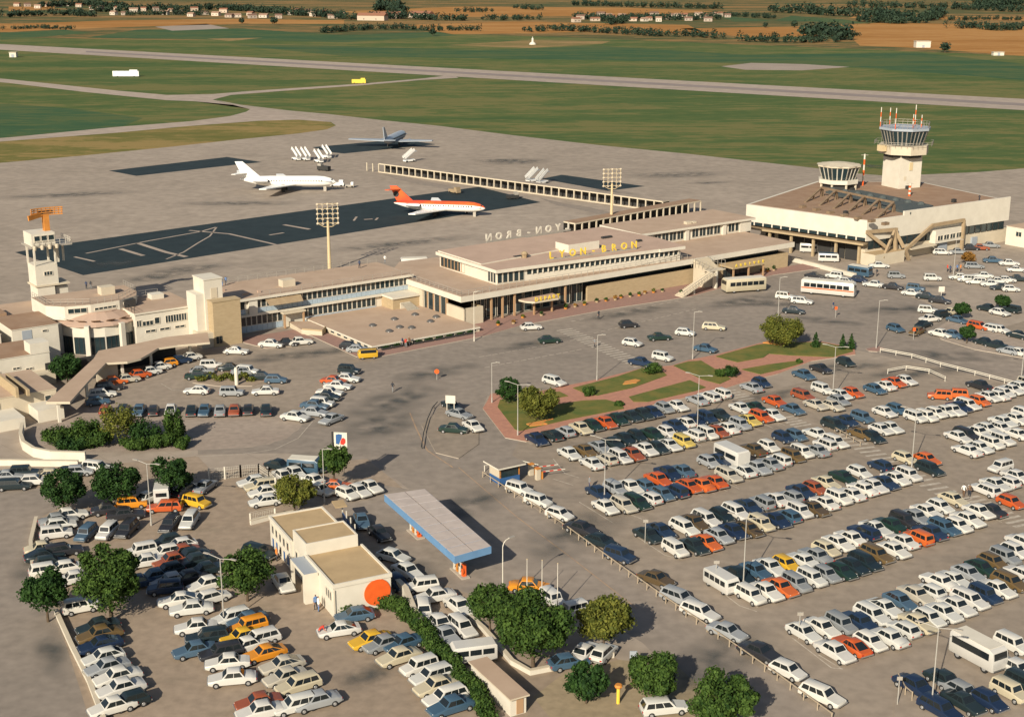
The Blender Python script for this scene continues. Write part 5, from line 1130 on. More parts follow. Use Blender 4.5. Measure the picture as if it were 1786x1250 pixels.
# ------------------------------------------------------------------ open country beyond the runway
def treeline(pxs, h, n_per=26, m='leafE', label='dark band of trees between the far fields', seed=1, wid=5):
    g=random.Random(seed); bl=[]; pts=[at(*p) for p in pxs]; o=pts[0]
    for a,b in zip(pts,pts[1:]):
        L_=math.hypot(b[0]-a[0],b[1]-a[1]); k=max(2,int(L_/(h*.3)))
        for i in range(k):
            hh=h*g.uniform(.55,1.15); bl.append((lerp(a[0],b[0],i/k)-o[0]+g.uniform(-wid,wid),lerp(a[1],b[1],i/k)-o[1]+g.uniform(-wid,wid)*2,hh*.48,hh*.5,hh*.5,hh*.5,1))
    ob=link('tree_belt', leaf_mesh('tree_belt',bl,len(bl)*n_per,h*.11,K[m],seed,.1), None, (*o,0)); stuff(tag(ob,label,'trees')); return ob
TL=[([(600,35),(680,34),(700,33),(760,36),(820,37)],14,'dark tree belt beside the long pale farm sheds'),([(660,20),(672,16),(690,22),(700,28)],22,'tall clump of trees above the pale farm sheds'),
 ([(560,58),(640,52),(700,52),(760,54),(840,54)],9,'low hedge line with a rounded tree beyond the runway grass'),([(845,36),(880,36),(940,35)],11,'dark tree row in the middle of the stubble fields'),
 ([(920,56),(975,54),(1040,57),(1090,60),(1150,64),(1200,64),(1260,68)],10,'long hedge of trees behind the village fields'),([(1290,72),(1340,74),(1410,75),(1462,72)],11,'long low hedge reaching the big round copse'),
 ([(1410,66),(1430,63),(1462,66),(1470,72)],20,'big rounded copse at the hedge end'),([(1415,62),(1500,64)],7,'thin tree row behind the copse'),
 ([(1345,22),(1400,24),(1450,28),(1520,30),(1560,38),(1625,36),(1640,28)],20,'long dark wood among the orange fields'),([(1500,38),(1560,42),(1620,40)],16,'front edge of the dark wood'),
 ([(1000,10),(1100,13),(1200,15),(1260,17)],14,'far wood on the skyline fields'),([(1655,36),(1700,35),(1786,36)],8,'thin hedge above the stubble field'),([(1660,50),(1700,50),(1740,54),(1786,52)],12,'dark hedge with a round tree in the stubble'),
 ([(1480,12),(1560,14),(1650,16),(1786,22)],16,'far dark wood along the top of the plain'),([(1700,14),(1786,10)],22,'dark wood at the corner of the plain'),
 ([(15,31),(60,29),(120,27),(160,30)],14,'dark tree belt before the far village'),([(70,14),(150,10),(220,14)],16,'far trees among the village roofs'),([(160,22),(220,20),(260,18),(320,20),(380,17),(450,22),(500,26),(560,30),(600,34)],15,'trees growing between the far village houses'),
 ([(220,28),(300,26),(360,28)],11,'trees in front of the far village'),([(15,52),(70,50),(130,52)],6,'scrub on the dry grass beyond the runway'),([(1005,32),(1040,36),(1080,38),(1120,34),(1180,36),(1260,34)],12,'trees standing among the village houses'),([(1060,44),(1090,40)],13,'dark trees at the edge of the village'),
 ([(1240,27),(1300,30),(1350,33)],9,'tree row behind the village'),([(800,22),(860,22)],10,'small copse in the stubble'),([(900,16),(945,18)],12,'copse on the far fields'),([(-900,20),(-400,24),(0,30)],15,'dark tree belt beyond the runway end'),([(1790,50),(2100,62),(2500,80)],12,'dark hedge far beyond the runway')]
for i,(p_,h,l) in enumerate(TL): treeline(p_,h*.8,44,label=l,seed=i+3)
for px,h,l in (((478,44),9,'lone round tree on the dry fields beyond the runway'),((755,63),7,'lone small tree on the airfield edge'),((1648,92),8,'lone round bush at the stubble edge'),((1385,49),8,'lone tree beside the field track'),((422,42),7,'lone dark tree on the orange field'),((1335,49),6,'small tree on the field corner')):
    x,y=at(*px); o=thing('far_tree',l,'tree',(x,y,0)); link('crown',leaf_mesh('crown',[(0,0,h*.6,h*.55,h*.55,h*.45,1)],160,h*.13,K['leafE'],int(px[0])),o); MB().tube((0,0,0),(0,0,h*.4),.3,n=5).build('trunk',K['bark'],o)
hw=[mat('house_wall_%d'%i,c,.9) for i,c in enumerate(((.46,.37,.28),(.36,.29,.23),(.52,.45,.36)))]; hr=[mat('tile_roof_%d'%i,c,.9) for i,c in enumerate(((.24,.11,.065),(.17,.1,.07),(.3,.19,.13)))]
def house(px, L_, w_, h, i, g_, label):
    x,y=at(*px); o=thing('house',label,'house',(x,y,0),rnd.uniform(-.6,.6),g_)
    MB().box(-L_/2,L_/2,-w_/2,w_/2,0,h).build('wall',hw[i%3],o); z=h+w_*.28; e_=.4
    MB().add([(-L_/2-e_,-w_/2-e_,h-.05),(L_/2+e_,-w_/2-e_,h-.05),(L_/2+e_,w_/2+e_,h-.05),(-L_/2-e_,w_/2+e_,h-.05),(-L_/2-e_,0,z),(L_/2+e_,0,z)],[(0,1,5,4),(2,3,4,5),(0,4,3),(1,2,5),(0,3,2,1)]).build('roof',hr[i%3],o)
    for xx in (-L_*.25,L_*.2): MB().box(xx-.6,xx+.6,-w_/2-.05,-w_/2+.05,1.2,2.6).build('window',K['dark'],o)
for i in range(30): house((165+14.8*i+rnd.uniform(-6,6), 13+rnd.uniform(0,13)+i*.35), rnd.uniform(7,13), 7, rnd.uniform(3.2,5), i, 'houses of the far village on the plain','small %s house with a %s roof in the far village beyond the runway'%(('tan','grey-brown','cream')[i%3],('rust tiled','brown tiled','pale tiled')[i%3]))
for i in range(26): house((1005+10.5*i+rnd.uniform(-4,4), 27+rnd.uniform(0,13)), rnd.uniform(7,12), 6.5, rnd.uniform(3,4.6), i, 'houses of the village in the stubble fields','small %s house with a %s roof in the village among stubble fields'%(('tan','grey-brown','cream')[i%3],('rust tiled','brown tiled','pale tiled')[i%3]))
for i in range(7): house((30+18*i, 11+rnd.uniform(0,4)),10,7,4.5,i,'houses at the end of the far village','pale house with a brown roof at the tree belt end of the far village')
for px,L_,l in (((650,36),38,'long white farm shed with a red roof beyond the runway'),((672,33),40,'second long white farm shed with a red roof beyond the runway'),((735,32),34,'long grey farm building behind the tree belt')): house(px,L_,12,6,0,None,l)
def hut(px,L_,w_,h,label,m='white'):
    x,y=at(*px); o=thing('airfield_hut',label,'hut',(x,y,0)); MB().box(-L_/2,L_/2,-w_/2,w_/2,0,h).build('wall',K[m],o); MB().box(-L_/2-.3,L_/2+.3,-w_/2-.3,w_/2+.3,h,h+.3).build('roof',K['cream'],o); MB().box(-1,1,-w_/2-.05,-w_/2,0,2.2).build('door',K['airgrey'],o)
hut((1608,83),12,8,5,'small white airfield hut at the edge of the stubble field'); hut((1740,97),8,5,2.4,'low white hut beyond the runway at the field edge'); hut((24,100),5,4,3.5,'tiny white hut beside the runway')
x,y=at(929,78); o=thing('beacon','white conical beacon on the dry grass circle','beacon',(x,y,0)); MB().lathe([(3.2,0),(2.6,1.2),(1.0,2.4),(.9,5.2),(.2,6)],10).build('cone',K['white'],o,smooth=40); MB().lathe([(.5,0),(.5,.8)],8).build('lamp',K['steel'],o,(0,0,5.9))
# ------------------------------------------------------------------ vehicles
def paint(name, c, rough=.35): 
    m = mat('paint_'+name, c, rough, tuple(v*.88 for v in c), .35, .7, spec=.5); return m
PAINT = {'w':('white',[paint('white_a',(.54,.52,.47)),paint('white_b',(.53,.52,.47)),paint('white_c',(.58,.555,.49))]),
 'c':('cream',[paint('cream_a',(.48,.42,.29)),paint('cream_b',(.43,.39,.31))]), 's':('silver grey',[paint('silver_a',(.23,.24,.24)),paint('silver_b',(.29,.3,.3))]),
 'k':('black',[paint('black',(.025,.025,.028))]), 'd':('dark blue-green',[paint('dark_a',(.012,.022,.026)),paint('dark_b',(.017,.028,.03))]),
 'b':('steel blue',[paint('blue_a',(.045,.09,.135)),paint('blue_b',(.06,.105,.15))]), 'n':('navy blue',[paint('navy',(.012,.024,.055)),paint('navy_b',(.016,.032,.065))]),
 'o':('orange',[paint('orange_a',(.52,.115,.025)),paint('orange_b',(.45,.085,.02))]), 'r':('rust red',[paint('rust',(.27,.07,.03))]),
 'y':('yellow',[paint('yellow',(.58,.34,.025)),paint('yellow_b',(.52,.39,.1))]), 'g':('dark green',[paint('green',(.013,.032,.024))]), 't':('brown',[paint('brown',(.09,.06,.028)),paint('tan',(.13,.085,.035))]),
 'a':('amber orange',[paint('amber',(.6,.23,.018))])}
CARGLASS = mat('car_glass', (.012,.016,.018), .08, spec=.7)
CHROME = mat('chrome', (.5,.5,.48), .3, metal=.8); HUB = mat('hubcap', (.42,.42,.41), .4, metal=.5); LAMP = mat('headlamp_glass', (.75,.75,.7), .2); TAIL = mat('tail_lamp', (.4,.03,.02), .3)
wheel_me = (lambda mb: mb.lathe([(.29,-.09),(.31,-.06),(.31,.06),(.29,.09)],12,0,'x').lathe([(.17,.08),(.15,.105)],10,1,'x').lathe([(.15,-.105),(.17,-.08)],10,1,'x').mesh('wheel',[K['black'],HUB],35))(MB())
def car_meshes(L,W,H,hood,trunk,ws,rs,belt=.86,side=3,nose=.70,tail=.80,roofw=.70):
    h=W/2; xw=L/2-hood; xr=-L/2+trunk
    S=[(L/2,.80,.38,nose-.12),(L/2-.06,.93,.28,nose-.03),(L/2-.35,.98,.20,nose),(xw+.04,1,.2,belt-.02),((xw+xr)/2,1,.2,belt),(min(xr,-L/2+.5)+.0,1,.2,belt),(-L/2+.3,.97,.22,tail if trunk>.4 else belt-.02),(-L/2+.05,.92,.3,(tail-.05) if trunk>.4 else belt-.06),(-L/2,.82,.4,(tail-.2) if trunk>.4 else belt-.2)]
    b=MB(); n=10; vs=[]
    for x,f,zb,zt in S:
        hw=h*f; m_=(zb+zt)/2+.05
        for (a,z) in ((-.86,zb),(-1,zb+.1),(-1.0,m_),(-.975,zt-.07),(-.88,zt),(.88,zt),(.975,zt-.07),(1.0,m_),(1,zb+.1),(.86,zb)): vs.append((x,a*hw,z))
    fs=[]
    for j in range(len(S)-1):
        for i in range(n): fs.append((j*n+i,(j+1)*n+i,(j+1)*n+(i+1)%n,j*n+(i+1)%n))
    fs.append(tuple(range(n))); fs.append(tuple((len(S)-1)*n+i for i in range(n-1,-1,-1))); b.add(vs,fs)
    # greenhouse
    zb=belt-.03; zt=H-.06; xf=xw-ws; xb=xr+rs
    r1=[(xw,-.88*h,zb),(xw,.88*h,zb),(xr,.88*h,zb),(xr,-.88*h,zb)]; r2=[(xf,-roofw*h*1.02,zt),(xf,roofw*h*1.02,zt),(xb,roofw*h*1.02,zt),(xb,-roofw*h*1.02,zt)]; r3=[(xf-.12,-roofw*h+.07,H),(xf-.12,roofw*h-.07,H),(xb+.12,roofw*h-.07,H),(xb+.12,-roofw*h+.07,H)]
    b.add(r1+r2+r3,[(0,1,5,4),(1,2,6,5),(2,3,7,6),(3,0,4,7),(4,5,9,8),(5,6,10,9),(6,7,11,10),(7,4,8,11),(8,9,10,11)])
    def pane(q,u0,u1,v0=.12,v1=.9,o=.014):
        q=[Vector(p) for p in q]; nn=(q[1]-q[0]).cross(q[3]-q[0]).normalized(); f=lambda u,v:(q[0].lerp(q[1],u)).lerp(q[3].lerp(q[2],u),v)+nn*o
        t=[f(u0,v0),f(u1,v0),f(u1,v1),f(u0,v1)]; return t+[p-nn*.01 for p in t]
    PF=[(0,1,2,3),(0,4,5,1),(1,5,6,2),(2,6,7,3),(3,7,4,0)]
    out={'body':b}
    out['windscreen']=MB().add(pane((r1[0],r1[1],r2[1],r2[0]),.07,.93),PF); out['rear_window']=MB().add(pane((r1[2],r1[3],r2[3],r2[2]),.08,.92),PF)
    for nm,q in (('side_window',(r1[3],r1[0],r2[0],r2[3])),('side_window',(r1[1],r1[2],r2[2],r2[1]))):
        m_=MB()
        for k in range(side): m_.add(pane(q,.06+.88*k/side+.015,.06+.88*(k+1)/side-.015),PF)
        out.setdefault('sides',[]).append(m_)
    bu=[MB().box(L/2-.04,L/2+.07,-h*.92,h*.92,.36,.48), MB().box(-L/2-.07,-L/2+.04,-h*.92,h*.92,.38,.5)]
    hl=[MB().lathe([(.09,0),(.07,.05)],8,0,'x',(L/2-.07,s*h*.68,.58)) for s in (-1,1)]
    tl=[MB().box(-L/2-.03,-L/2+.06,s*h*.72-.1,s*h*.72+.1,.55,.68) for s in (-1,1)]
    D={'body':out['body'].mesh('body',[PAINT['w'][1][0]],38),'windscreen':out['windscreen'].mesh('windscreen',[CARGLASS]),'rear_window':out['rear_window'].mesh('rear_window',[CARGLASS])}
    D['sides']=[m_.mesh('side_window',[CARGLASS]) for m_ in out['sides']]; D['bumpers']=[m_.mesh('bumper',[CHROME]) for m_ in bu]
    D['hl']=[q_.mesh('headlight',[LAMP]) for q_ in hl]; D['tl']=[q_.mesh('tail_light',[TAIL]) for q_ in tl]; D['wb']=(L/2-.75,-L/2+.78,h-.075)
    return D
CT_ = {'s':('saloon',[car_meshes(4.25,1.62,1.40,1.22,.95,.55,.45,side=2),car_meshes(4.45,1.68,1.44,1.3,1.05,.5,.4,side=2,belt=.9)]),
       'h':('hatchback',[car_meshes(4.0,1.58,1.38,1.15,.22,.6,.75,side=3),car_meshes(3.6,1.54,1.4,.95,.12,.5,.42,side=2,belt=.88)]),
       'f':('fastback',[car_meshes(4.3,1.66,1.36,1.3,.35,.6,1.15,side=3,belt=.84,roofw=.66)]),
       'e':('estate',[car_meshes(4.3,1.62,1.44,1.2,.08,.52,.28,side=3),car_meshes(3.72,1.5,1.52,1.0,.06,.3,.16,side=3,belt=.92,nose=.8,roofw=.76)])}
ORD='first second third fourth fifth sixth seventh eighth ninth tenth eleventh twelfth thirteenth fourteenth fifteenth sixteenth seventeenth eighteenth nineteenth twentieth'.split()
def ordw(i):
    if i < 20: return ORD[i]
    t=('twenty','thirty','forty','fifty')[(i+1)//10-2]; u=(i+1)%10
    return t+'-'+ORD[u-1] if u else {'twenty':'twentieth','thirty':'thirtieth','forty':'fortieth','fifty':'fiftieth'}[t]
NAMES={'s':'saloon_car','h':'hatchback_car','f':'fastback_car','e':'estate_car'}
def put_car(x,y,head,col,typ,label,group,far=False):
    word_,var=CT_[typ]; D=var[int(abs(x*3.1+y*7.7)*10)%len(var)]; pm=PAINT[col][1]; m=pm[int(abs(x*5.3+y*2.9)*10)%len(pm)]
    o=thing(NAMES[typ],label,word_ if typ!='e' else 'estate car',(x,y,.03),head,group)
    b=link('body',D['body'],o); b.material_slots[0].link='OBJECT'; b.material_slots[0].material=m
    link('windscreen',D['windscreen'],o); link('rear_window',D['rear_window'],o)
    for s_ in D['sides']: link('side_window',s_,o)
    for s_ in D['bumpers']: link('bumper',s_,o)
    if not far:
        for q_ in D['hl']: link('headlight',q_,o)
        for q_ in D['tl']: link('tail_light',q_,o)
    f,r,hh=D['wb']
    for xx in (f,r):
        for s in (-1,1): wl=link('wheel',wheel_me,o,(xx,s*hh,.28)); wl.rotation_euler=(0,0,R(90))
    return o
NCAR=[0]
def cluster(phrase, frm, lm, head, data, group, jit=2.0, flip=.2, first=0):
    """data: 'x y colour[type][@heading]' per car; cars are numbered outwards from the landmark lm"""
    cars=[]
    for tok in data.split(','):
        p=tok.split()
        if len(p)<3: continue
        x,y=float(p[0]),float(p[1]); c=p[2]; hd_=head
        if '@' in c: c,hh=c.split('@'); hd_=float(hh)
        X,Y=at(x,y,.55); cars.append([X,Y,c,hd_,y,'@' in p[2]])
    l=at(*lm); cars.sort(key=lambda q:(q[0]-l[0])**2+(q[1]-l[1])**2)
    for i,(X,Y,c,hd_,py,fx) in enumerate(cars):
        col=c[0]; g=random.Random(int(X*37+Y*91)); typ=c[1] if len(c)>1 else g.choices('shef',(46,28,20,6))[0]
        a=hd_+g.uniform(-jit,jit)+(180 if (not fx and g.random()<flip) else 0)
        nm=CT_[typ][0]
        put_car(X,Y,R(a),col,typ,f"{PAINT[col][0]} {nm}, {ordw(i+first)} {frm} {phrase}",group,far=py<640); NCAR[0]+=1
RD='from the access road,'
AR=(860,860)
G6='cars parked in the big car park'
cluster('row along the garden kerb','from the garden corner,',(903,765),-60,'936 766 n,963 759 d,986 753 s,1013 747 c,1034 742 g,1056 737 o,1076 731 g,1101 726 d,1120 722 d,1138 719 n,1159 712 s,1181 708 w,1216 698 s,1237 692 w,1257 687 w,1311 676 s,1328 668 n,1402 654 b,1432 643 k,1475 632 d',G6)
cluster('first double row, terminal side',RD,AR,-60,'993 791 w,1021 786 t,1047 780 s,1070 773 d,1090 766 d,1111 761 d,1137 757 g,1164 754 w,1178 743 n,1194 737 w,1210 733 n,1233 729 n,1256 723 d,1292 712 w,1316 710 g,1351 700 o,1401 690 r,1434 679 w,1467 689 w,1487 685 o',G6)
cluster('first double row, hut side',RD,AR,-60,'1032 808 w,1059 801 c,1082 797 w,1103 792 r,1126 784 w,1147 781 d,1168 776 w,1193 771 y,1211 760 w,1234 757 w,1252 753 r,1268 747 w,1291 741 s,1307 733 y,1328 727 o,1347 724 w,1383 714 b,1423 706 c,1452 708 c,1463 699 s',G6)
cluster('group beyond the first double row','from the curved rail,',(1560,650),-60,'1526 679 b,1543 673 w,1560 667 o,1580 664 w,1639 690 oe@170,1667 688 oe@170,1708 672 ks,1543 719 w,1564 714 b',G6)
cluster('long white row by the far road','from the crossing lamp,',(1590,740),-60,'1597 728 w,1616 727 w,1632 721 w,1648 717 w,1661 716 w,1673 710 n,1688 706 w,1708 700 o,1724 692 w,1738 690 w,1751 686 w,1765 680 w,1779 675 w,1794 669 c',G6)
cluster('second double row, terminal side',RD,AR,-60,'1044 859 n,1073 853 s,1099 849 w,1121 846 b,1148 836 o,1165 825 n,1190 821 b,1236 806 s,1256 802 n,1314 784 t,1341 779 w,1366 763 n,1388 760 b,1423 756 w,1455 741 d,1476 734 n,1504 729 b',G6)
cluster('second double row, hut side',RD,AR,-60,'1056 884 w,1088 881 c,1111 876 g,1134 869 w,1156 862 b,1179 857 n,1202 848 o,1223 845 o,1246 840 o,1271 829 c,1296 821 w,1321 816 s,1342 809 s,1359 803 w,1383 796 t,1399 789 w,1424 786 s,1439 776 w,1457 771 w,1503 757 t,1521 762 d,1537 749 w,1553 746 w',G6)
cluster('third double row, terminal side',RD,AR,-60,'1130 933 d,1153 925 n,1194 920 w,1210 911 t,1232 905 we,1259 899 d,1284 893 w,1305 883 n,1329 877 s,1352 871 w,1379 866 s,1397 857 n,1421 852 r,1441 842 c,1471 832 g,1499 824 w,1535 812 n,1578 799 c,1617 801 o,1622 818 d',G6)
cluster('third double row, fence side',RD,AR,-60,'1178 958 we,1211 952 d,1232 946 o,1254 935 s,1279 926 n,1306 923 t,1328 914 c,1354 907 n,1375 900 b,1395 892 we,1420 887 t,1438 877 w,1463 869 w,1484 862 w,1505 853 w,1523 848 w,1543 842 n,1562 835 w,1585 829 w',G6)
cluster('fourth double row, terminal side',RD,(900,900),-60,'1288 1003 d,1318 995 b,1343 989 w,1371 984 y,1400 977 w,1423 969 s,1441 958 c,1462 947 w,1483 938 w,1507 928 n,1527 921 w,1552 915 g,1576 908 k,1597 902 s,1616 892 w,1640 884 w,1663 871 c,1718 854 w,1736 845 w,1756 841 w,1773 831 w,1763 876 o',G6)
cluster('fourth double row, fence side',RD,(900,900),-60,'1309 1039 we,1336 1031 w,1361 1024 o,1389 1018 s,1416 1009 we,1441 1002 s,1467 996 g,1488 988 d,1509 980 d,1529 967 t,1559 959 w,1574 944 w,1602 938 o,1622 928 n,1647 920 b,1671 917 w,1688 906 w,1707 892 w,1727 890 k',G6)
cluster('fifth double row, terminal side',RD,(1100,1100),-60,'1402 1103 w,1434 1094 w,1467 1089 s,1497 1083 n,1522 1072 w,1544 1060 w,1570 1048 b,1598 1037 c,1622 1031 w,1638 1014 w,1664 1011 w,1689 1000 s,1712 991 g,1732 980 t,1753 972 s,1770 961 w,1786 946 w',G6)
cluster('fifth double row, fence side',RD,(1100,1100),-60,'1456 1136 w,1486 1126 of,1518 1119 w,1549 1111 w,1576 1097 w,1601 1086 c,1621 1078 w,1646 1068 w,1668 1057 w,1692 1046 we,1718 1038 n,1740 1027 w,1762 1015 t,1779 999 w',G6)
cluster('white group beyond the zebra crossing','from the crossing lamp,',(1590,815),-60,'1671 762 w,1686 758 k,1706 754 w,1722 748 w,1687 786 w,1709 781 w,1730 774 w,1749 768 w,1746 747 w,1749 736 w,1771 731 w,1772 757 w,1745 815 we@215,1785 720 w',G6)
cluster('group beside the box truck','from the leaning rail,',(1578,1212),-60,'1766 1124 w,1774 1166 w,1762 1206 c,1724 1222 n,1680 1224 d,1596 1196 n,1648 1186 d,1668 1200 s,1640 1236 n,1786 1192 d',G6)
cluster('line along the wooden rail fence','from the barrier hut,',(880,838),-37,'906 853 we@-40,939 874 w@-40,976 897 wh@-40,1014 922 ks@-40,1048 944 dh@-41,1081 969 n@-42,1144 1009 t@-43,1185 1042 s@-43,1221 1067 we@-44,1268 1101 s@-45,1324 1137 k@-46,1374 1169 wh@-46,1434 1212 w@-46','cars along the rail fence',1.5)
GD='cars on the forecourt roadway'
cluster('stopped on the forecourt roadway','from the terminal corner,',(829,590),12,'926 570 w,958 593 gh,1096 566 k@15,1150 588 g@10,1103 598 wh@-35,1156 623 w@-40,1118 632 n@-38,967 665 w@-45,1195 580 w@-20,1245 570 c@-15,1230 608 b@-35,1369 517 we@-25,1399 525 we@-25,1384 542 d@-20',GD)
GF='cars in the far car park'
cluster('at the far road bend','from the clipped tree,',(1677,558),-50,'1562 573 b@-60,1600 578 t@50,1611 566 d@45,1622 556 w@20,1618 541 w@-20,1644 549 d@35,1660 544 c@30,1670 558 b,1641 582 w,1661 584 b,1707 569 o,1725 572 w,1744 575 w,1776 585 d,1718 597 d,1737 602 d,1759 612 s,1777 615 w,1744 545 w,1724 538 d,1764 540 d',GF)
cluster('along the cargo hall road','from the striped bus,',(1445,505),-30,'1421 481 k,1455 481 w,1470 490 w,1498 488 n,1524 496 w,1557 500 k,1591 511 w,1597 503 b,1616 517 d,1639 524 k,1533 463 w@-5,1563 481 s@-5,1626 485 we@-5',GF)
cluster('in the cargo yard','from the yard lamp,',(1663,478),-8,'1643 440 w,1671 439 s,1692 432 k,1709 432 r,1727 428 s,1699 464 s,1732 454 b,1760 459 w,1773 470 w,1671 483 w,1685 487 w,1702 491 w,1714 481 w,1729 495 w,1740 490 w,1755 488 w,1775 486 d,1745 501 d,1763 504 w',GF)
GP='cars parked in the plaza'
cluster('row under the curved canopy','from the near canopy end,',(120,720),20,'170 700 b@20,178 687 w@20,190 675 k@22,198 665 o@25,221 661 c@28,239 654 o@-150,259 648 w@-150,276 640 w@-150,291 634 a@-150,311 629 n@-150,330 623 w@-150',GP)
cluster('round the plaza island','from the white marker post,',(413,672),8,'368 637 w,352 647 s,346 655 g,402 641 d,426 648 s,343 681 w@175,404 684 se@0,463 682 w@185,481 662 b@0,457 657 d@0,432 647 w@-15',GP)
cluster('stopped near the wing entrance','from the tan block,',(416,602),10,'412 612 w@-5,473 600 w@-12,501 598 k@15,523 596 w@20,610 604 k@-20,624 609 s@0','cars near the wing entrance')
cluster('row beside the pale island','from the curved canopy,',(120,720),97,'184 715 r,215 715 d,243 716 b,268 716 k,298 715 w,334 716 d,357 716 b,384 716 s,409 715 r,433 714 k,464 715 d',GP,3,.5)
cluster('curved row facing the plaza roadway','from the sunken hall corner,',(650,605),-18,'609 646 d,604 660 w@-8,582 664 o@-12,589 673 w@-10,575 684 w@-12,570 692 d@-12,562 703 w@-14,549 707 b@-15,547 719 s@-16,515 727 w@-20,578 731 s@-125','cars facing the plaza roadway',2,0)
cluster('on the lane by the notice board','from the notice board,',(786,722),-30,'787 707 d@-60,801 722 s@-40,791 748 g@-15,825 743 w@-60','cars by the notice board')
GY='cars parked in the service yard'
cluster('short row facing the yard track','from the low wall,',(64,940),-97,'150 931 be@-100,187 928 we@-98,221 923 ke@-96,296 914 ke@-95,330 908 we@-92',GY,1,0)
cluster('along the side road, top of the yard','from the curved wall,',(90,802),10,'43 824 d@10,60 838 w@10,92 828 c@15,117 824 d,138 822 s,170 815 w@-15,24 846 d,14 830 s','cars along the side road')
cluster('upper yard beneath the three trees','from the yard lamp,',(264,916),15,'120 898 w@28,101 907 s@25,106 915 w@22,98 930 we@20,219 897 k@15,190 888 k@20,230 878 a@15,258 868 w@60,287 884 oe@185,343 876 ye@-30,327 854 k@60,358 848 s@75',GY)
cluster('column along the low white wall','from the leaning tree,',(84,1084),25,'76 956 c@25,109 960 k@25,77 968 d@25,88 981 d@24,121 989 w@27,86 994 w@24,133 1008 w@24,141 1058 we@26,171 1092 d@210,174 1106 t@210,175 1124 n@212,180 1146 w@213,187 1163 s@213,205 1180 w@213,211 1200 w@213,196 1232 w@213,226 1222 d@213',GY)
cluster('double column in the middle yard','from the tall yard tree,',(195,1082),210,'245 961 we@208,254 979 w@205,291 944 d@212,313 951 w@212,288 963 w@210,317 962 r@212,332 969 d@212,300 977 r@212,341 978 d@212,293 995 d@212,358 993 d@212,269 1005 b@208,299 1013 s@210,288 1026 n@190,362 1019 w@214,312 1046 w@196,334 1061 w@196,372 1041 w@35,238 1016 n@208,328 1008 k@212',GY)
cluster('lower yard below the lamp','from the two-armed lamp,',(391,1090),205,'342 1093 w@196,362 1110 d@196,340 1133 b@205,386 1137 k@205,397 1155 w@190,405 1182 ws@190,402 1077 w@214,432 1081 b@214,434 1092 a@214,422 1110 y@214,451 1114 w@214,429 1126 w@214,461 1139 af@212,492 1159 c@212,498 1180 c@212,520 1194 ce@213,451 1224 r@205,516 1229 w@208,552 1222 s@208,455 1240 w@205',GY)
cluster('row along the hedge','from the service building,',(577,1063),214,'591 1098 wf@200,618 1073 b@200,647 1116 ys@212,669 1122 s@214,703 1121 b@214,696 1145 cs@212,731 1163 we@212,753 1178 w@212,762 1196 c@212,777 1215 we@212,787 1231 b@212','cars along the hedge',2,0)
cluster('workshop lane and forecourt edge','from the orange disc,',(660,1030),-60,'686 970 w@-30,711 996 w@-50,694 1016 n@-60,735 1022 w@200,759 1039 w@205,801 1057 w,739 1065 we@-80,767 1087 w,806 1093 w,777 1107 s,923 1022 as@-8,927 1045 s@-70,964 1045 w,996 1065 w@210,1019 1138 w@60,1053 1138 w@60,992 1154 b@20','cars at the forecourt edge',2,0)
cluster('behind the service building','from the tall fuel sign,',(596,852),-30,'441 840 w@205,455 847 c@205,462 858 w@203,462 874 w@203,494 830 w@-55,514 825 w@-55,548 838 w@-40,557 854 w@-35,585 847 of@0,605 861 w@-45,626 856 w@-50,645 849 w@-50,487 812 d,547 814 d,631 908 bf@-75,662 930 k@-60,452 963 d@-35,494 1016 w@-65','cars behind the service building',2,0)
cluster('on the verge beside the low bushy tree','alone,',(1150,1240),0,'1158 1233 we@10','car on the verge')

